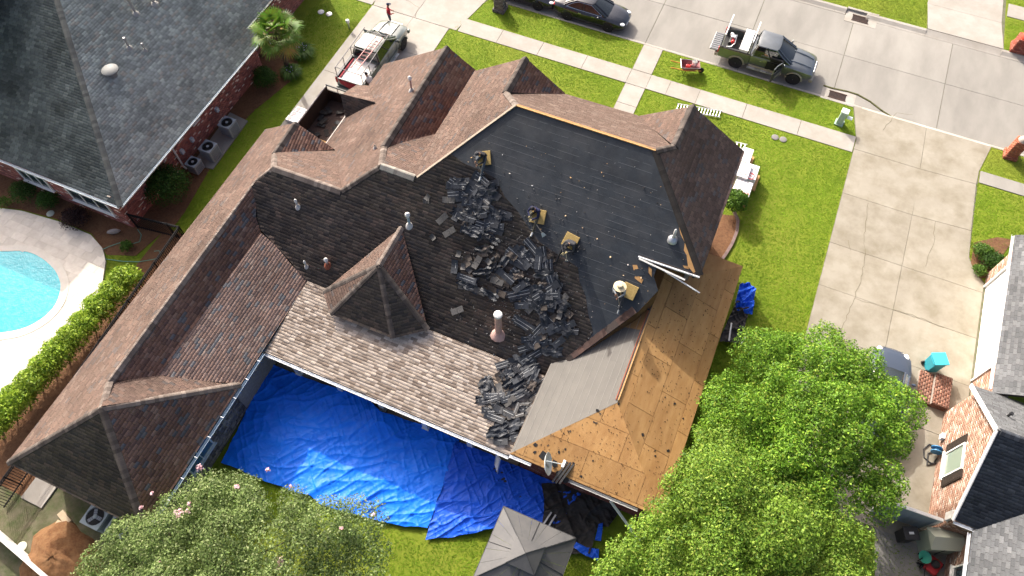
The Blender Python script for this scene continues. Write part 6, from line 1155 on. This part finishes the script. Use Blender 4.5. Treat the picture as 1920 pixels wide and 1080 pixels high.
spots = (((908, 296), -100, 'L', .26, BLKC, JEAN, SHOEW, cap_(DGRY), None, 'person in black with a grey cap crouching at the upper left edge of the felt', (908, 297), 24, 'ochre foam pad under the roofer in black', (905, 325), 'roofing shovel held by the roofer in black'),
         ((1008, 400), -105, 'L', .2, NAVYC, OLVC, SHOEW, hair(BLKC), GLV, 'person in a navy jacket with one leg stretched down the slope beside the shingle edge', (1010, 406), 8, 'ochre foam pad under the roofer in navy', (1017, 437), 'roofing shovel held by the roofer in navy'),
         ((1074, 460), -100, 'R', .3, DGRY, BLKC, BLKC, cap_(BLKC), GLV, 'person in charcoal bent over on a pad, third roofer counting down the felt', (1070, 452), -8, 'ochre foam pad under the bent roofer in charcoal', (1063, 488), 'roofing shovel held by the bent roofer in charcoal'),
         ((1164, 543), -95, 'L', .16, GRYC, DGRY, GRYC, straw, None, 'person in grey with a wide straw hat sitting nearest the plywood', (1180, 546), -5, 'ochre foam pad beside the roofer in the straw hat', (1162, 572), 'roofing shovel held by the roofer in the straw hat'))
for px, ang, leg, lean, sh, tr, so, hg, gl, lab, ppx, pang, plab, spx, slab in spots:
    b = PL(*px, PB); person(lab, b+nB*.03, math.radians(ang), sit(0, leg, lean), sh, tr, so, hg, gl); pad(ppx, pang, plab)
    R = Matrix.Rotation(math.radians(ang), 3, 'Z'); h0 = b+R@Vector((lean+.3, 0, .34)); shovel(h0, PL(*spx, PB)+nB*.08, slab)
JS = dict(pelvis=(0, 0, .95), belly=(0, 0, 1.12), chest=(.01, 0, 1.32), neck=(.02, 0, 1.5), head=(.05, 0, 1.62), crown=(.05, 0, 1.7))
for sd, s in (('L', 1), ('R', -1)): JS.update({'sh'+sd: (0, s*.19, 1.4), 'el'+sd: (.02, s*.26, 1.12), 'wr'+sd: (.22, s*.16, 1.08), 'ha'+sd: (.29, s*.12, 1.08), 'hp'+sd: (0, s*.1, .92), 'kn'+sd: (.03, s*.12, .5), 'an'+sd: (0, s*.13, .1), 'to'+sd: (.14, s*.15, .05)})
q = Vector((-22.05, 31.55, 0)); person('person in a red shirt and dark cap standing in front of the sage pickup', Vector((q.x, q.y, .035)), math.radians(35), JS, REDC, JEAN, BLKC, cap_(mat('cap_navy', (.02, .03, .07), rough=.8)))
JT = {k: (v[0], v[1], v[2]) for k, v in JS.items()}; JT.update(chest=(.16, 0, 1.28), neck=(.28, 0, 1.42), head=(.36, 0, 1.52), crown=(.39, 0, 1.6), shL=(.14, .19, 1.36), shR=(.14, -.19, 1.36), elL=(.32, .24, 1.1), elR=(.32, -.24, 1.1), wrL=(.46, .16, 1.0), wrR=(.46, -.16, 1.0), haL=(.52, .14, .98), haR=(.52, -.14, .98))
person('person in white leaning over the sage pickup beside the tailgate', Vector((-20.15, 25.75, .035)), math.radians(150), JT, mat('cloth_white', (.62, .6, .56), (.5, .48, .45), 16, .9), OLVC, BLKC, hair(BLKC))
# ------------------------------------------------ blue tarps and ground debris
def tarp(label, top, bot, m, amp, seed, nx=260, ny=170, bump=(), wave=1.0, z0=.085, cat='tarp', name='blue_tarp'):
    def along(pl, t):
        d = np.concatenate([[0], np.cumsum([(pl[i+1]-pl[i]).length for i in range(len(pl)-1)])]); d /= d[-1]; X = np.interp(t, d, [p.x for p in pl]); Y = np.interp(t, d, [p.y for p in pl]); return X, Y
    T = [P(*p) for p in top]; B_ = [P(*p) for p in bot]; t = np.linspace(0, 1, nx); xt, yt = along(T, t); xb, yb = along(B_, t); v = np.linspace(0, 1, ny)[:, None]
    X = xt*(1-v)+xb*v; Y = yt*(1-v)+yb*v; X = X+.06*(vnoise(Y*2.1, X*1.3, seed)-.5); Y = Y+.07*(vnoise(X*2.3, Y*1.1, seed+1)-.5)
    a = X*.55+Y*.83; b = -X*.83+Y*.55; rid = lambda q: (1-np.abs(2*q-1))**2.2
    wx = X+.5*vnoise(X*.9, Y*.9, seed+3); wy = Y+.5*vnoise(X*.9, Y*.9, seed+4)
    rs = lambda q: (1-np.abs(2*q-1))**5
    Z = z0+amp*(vnoise(wx*.5, wy*.5, seed+5)*.5+rs(vnoise(wx*.45+wy*.3, wy*1.5-wx*.9, seed+6))*.42+rs(vnoise(a*.55+wx*.2, b*2.6, seed+7))*.36+rs(vnoise(a*3.4+wx, b*.9, seed+10))*.24+rs(vnoise(a*1.8+wx, b*6.5+wy, seed+8))*.16+rid(vnoise(wx*9, wy*9, seed+9))*.045)*wave
    for px, r, h in bump: c = P(*px); Z = Z+h*np.exp(-(((X-c.x)**2+(Y-c.y)**2)/r**2))
    V = np.stack([X, Y, Z], 2).reshape(-1, 3); i = np.arange(ny-1)[:, None]*nx+np.arange(nx-1); F = np.stack([i, i+nx, i+nx+1, i+1], 2).reshape(-1, 4)
    o = np_mesh(name, V, F, m, None, smooth=True); tag(o, label, cat); return o
BLUE = mat('tarp_blue', (.008, .19, .93), (.007, .155, .82), 1.6, .5, .15, 18, spec=.25, bdist=.02); ULTRA = mat('tarp_ultramarine', (.012, .105, .68), (.01, .085, .56), 2.0, .5, .2, 18, spec=.25, bdist=.02)
tarp('large bright blue tarp spread over the court beneath the porch gutter', [(508, 684), (600, 722), (690, 752), (718, 780), (745, 785), (800, 800), (862, 826)], [(417, 868), (500, 905), (583, 932), (605, 950), (700, 975), (760, 988), (802, 992)], BLUE, .15, 3, bump=(((712, 788), .9, .45), ((640, 750), 1.2, .25)))
tarp('darker ultramarine tarp beside the bright blue one, under the dish', [(856, 828), (905, 848), (960, 872), (1020, 898), (1092, 930)], [(798, 1013), (850, 1008), (925, 994), (985, 985), (1045, 985)], ULTRA, .16, 21, wave=1.2)
tarp('crumpled blue tarp heaped beside the right plywood eave', [(1383, 540), (1400, 536), (1412, 548)], [(1376, 588), (1392, 592), (1408, 596)], ULTRA, .5, 33, 50, 50)
tarp('torn strip of blue tarp poking out below the black debris', [(1080, 1018), (1100, 1030), (1122, 1032)], [(1075, 1028), (1098, 1046), (1120, 1052)], ULTRA, .25, 41, 40, 30); tarp('narrow upright scrap of blue tarp between the black felt and the tree', [(1122, 985), (1130, 983)], [(1115, 1015), (1126, 1016)], ULTRA, .25, 44, 30, 40)
FH = mat('felt_heap', (.016, .016, .018), (.032, .028, .028), 5, .7, .5, 12, spec=.35)
for i, (t_, b_, lab) in enumerate((([(1015, 908), (1070, 912), (1165, 952)], [(1020, 960), (1070, 985), (1140, 990)], 'wide heap of black torn felt on the ground below the plywood eave'), ([(1020, 950), (1080, 960), (1120, 985)], [(1015, 1005), (1070, 1040), (1105, 1040)], 'black felt heap lying beside the gazebo roof'), ([(925, 880), (962, 876)], [(922, 905), (958, 912)], 'black felt sheet on the dark blue tarp below the ladder'), ([(957, 905), (985, 905)], [(960, 955), (982, 958)], 'narrow black felt strip running down the dark blue tarp'), ([(1380, 565), (1405, 575)], [(1345, 645), (1385, 650)], 'black felt scraps heaped along the right eave'), ([(843, 880), (852, 876)], [(838, 898), (856, 900)], 'small black scrap at the seam between the two tarps'))):
    tarp(lab, t_, b_, FH, .3 if i in (0, 1, 4) else .1, 60+i, 60, 50, z0=.12, cat='felt', name='felt_heap')
for i, (a, b, lab) in enumerate((((1018, 985), (1034, 960), 'bent pale flashing strip beside the gazebo'), ((1028, 988), (1042, 965), 'pale flashing strip nearest the felt heap'), ((1366, 640), (1372, 605), 'white gutter piece among the scraps along the right eave'), ((1390, 645), (1398, 632), 'short white gutter piece near the tree'))):
    a, b = P(*a, .35), P(*b, .4); o = MB().box((0, 0, 0), ((b-a).length, .07, .05)).build('flashing_strip', METAL if i < 2 else WHITE); o.location = (a+b)/2; o.rotation_euler = (0, .05, math.atan2((b-a).y, (b-a).x)); tag(o, lab, 'flashing')
a, b = P(860, 992, .08), P(838, 900, .08)
ladder('step_ladder', 'small aluminium ladder leaning on the porch gutter above the dark tarp', P(930, 880, .15), P(935, 852, 2.3), .42, 7)
# satellite dish on the plywood edge
dp = PL(1028, 880, PPT); ds = empty('satellite_dish', dp, 0, 'grey satellite dish on an arm at the plywood eave', 'satellite dish'); DG = mat('dish_grey', (.55, .60, .60), (.48, .53, .53), 6, .45)
face = Vector((.9, .28, .33)).normalized(); cdish = dp+Vector((-.15, .02, .55)); sx_ = face.cross(Vector((0, 0, 1))).normalized(); Md = Matrix((sx_, face.cross(sx_), face)).transposed()
MB().lathe([(.02, 0), (.2, .02), (.36, .07), (.46, .13), (.465, .125), (.36, .055), (.2, .005), (.02, -.012)], cdish, 24, M=Md).build('reflector', DG, ds, smooth=True)
MB().tube([cdish, dp+Vector((0, 0, .35)), dp], .03, 6).build('mast', METAL, ds); MB().tube([cdish-Md@Vector((0, .4, -.1)), cdish+face*.75-Vector((0, 0, .1))], .02, 6).build('feed_arm', DG, ds); MB().box(cdish+face*.75, (.1, .3, .1)).build('receiver', WHITE, ds); MB().tube([dp, dp+Vector((.5, .3, 0))], .02, 5).build('strut', METAL, ds); MB().box(dp+Vector((0, 0, .02)), (.2, .2, .03)).build('foot', METAL, ds)
for i, dx in enumerate((0, .16, .32)):
    a, b = PL(1040+dx*40, 900+dx*10, PPT), PL(1062+dx*40, 868+dx*10, PPT); o = MB().box((0, 0, 0), ((b-a).length+.3, .08, .05)).build('roof_rail', BLACKP); o.location = (a+b)/2+Vector((0, 0, .1)); o.rotation_euler = (0, -.1, math.atan2((b-a).y, (b-a).x)); tag(o, 'black metal strip beside the dish, '+('nearest the dish', 'in the middle', 'farthest from the dish')[i], 'strip')
# gazebo
gz = empty('gazebo', (-1.45, 4.7, 0), 0, 'grey metal gazebo with a two-tier pyramid roof at the bottom edge', 'gazebo'); GM = mat('gazebo_grey', (.075, .075, .075), (.06, .061, .063), 2.2, .5, .05, 20, c3=(.12, .117, .112), s3=.9, f3=.45, spec=.5); GD = mat('gazebo_seam', (.05, .05, .052), rough=.5)
gx0, gx1, gy0, gy1, ze = -3.03, .14, 3.2, 6.18, 2.35; cxg, cyg = (gx0+gx1)/2, (gy0+gy1)/2; apx = Vector((cxg, cyg, 3.25))
cs_ = [Vector((gx0, gy0, ze)), Vector((gx1, gy0, ze)), Vector((gx1, gy1, ze)), Vector((gx0, gy1, ze))]
for i in range(4):
    a, b = cs_[i], cs_[(i+1) % 4]; t1 = .70; ra, rb_ = a.lerp(apx, t1), b.lerp(apx, t1); npn = 5
    for j in range(npn):
        u0, u1 = j/npn+.002, (j+1)/npn-.002; MB().slab([a.lerp(b, u0), a.lerp(b, u1), ra.lerp(rb_, u1), ra.lerp(rb_, u0)], .02).build('roof_panel', GM, gz)
    MB().tube([a+Vector((0, 0, .02)), ra+Vector((0, 0, .02))], .028, 5).build('hip_seam', GD, gz); m0, m1 = a.lerp(b, .5), ra.lerp(rb_, .5); MB().tube([m0+Vector((0, 0, .015)), m1+Vector((0, 0, .015))], .022, 5).build('seam', GD, gz)
    ca, cb_ = a.lerp(apx, .62)+Vector((0, 0, .14)), b.lerp(apx, .62)+Vector((0, 0, .14)); tp_ = apx+Vector((0, 0, .18)); MB().slab([ca, cb_, tp_], .02).build('cupola_panel', GM, gz); MB().tube([ca, tp_], .02, 5).build('hip_seam', GD, gz)
    bar(a+Vector((0, 0, -.06)), b+Vector((0, 0, -.06)), .06, 'eave_rail', GD, gz, h=.1)
    pc_ = a.lerp(Vector((cxg, cyg, ze)), .12); MB().box((pc_.x, pc_.y, ze/2), (.12, .12, ze)).build('post', GD, gz)
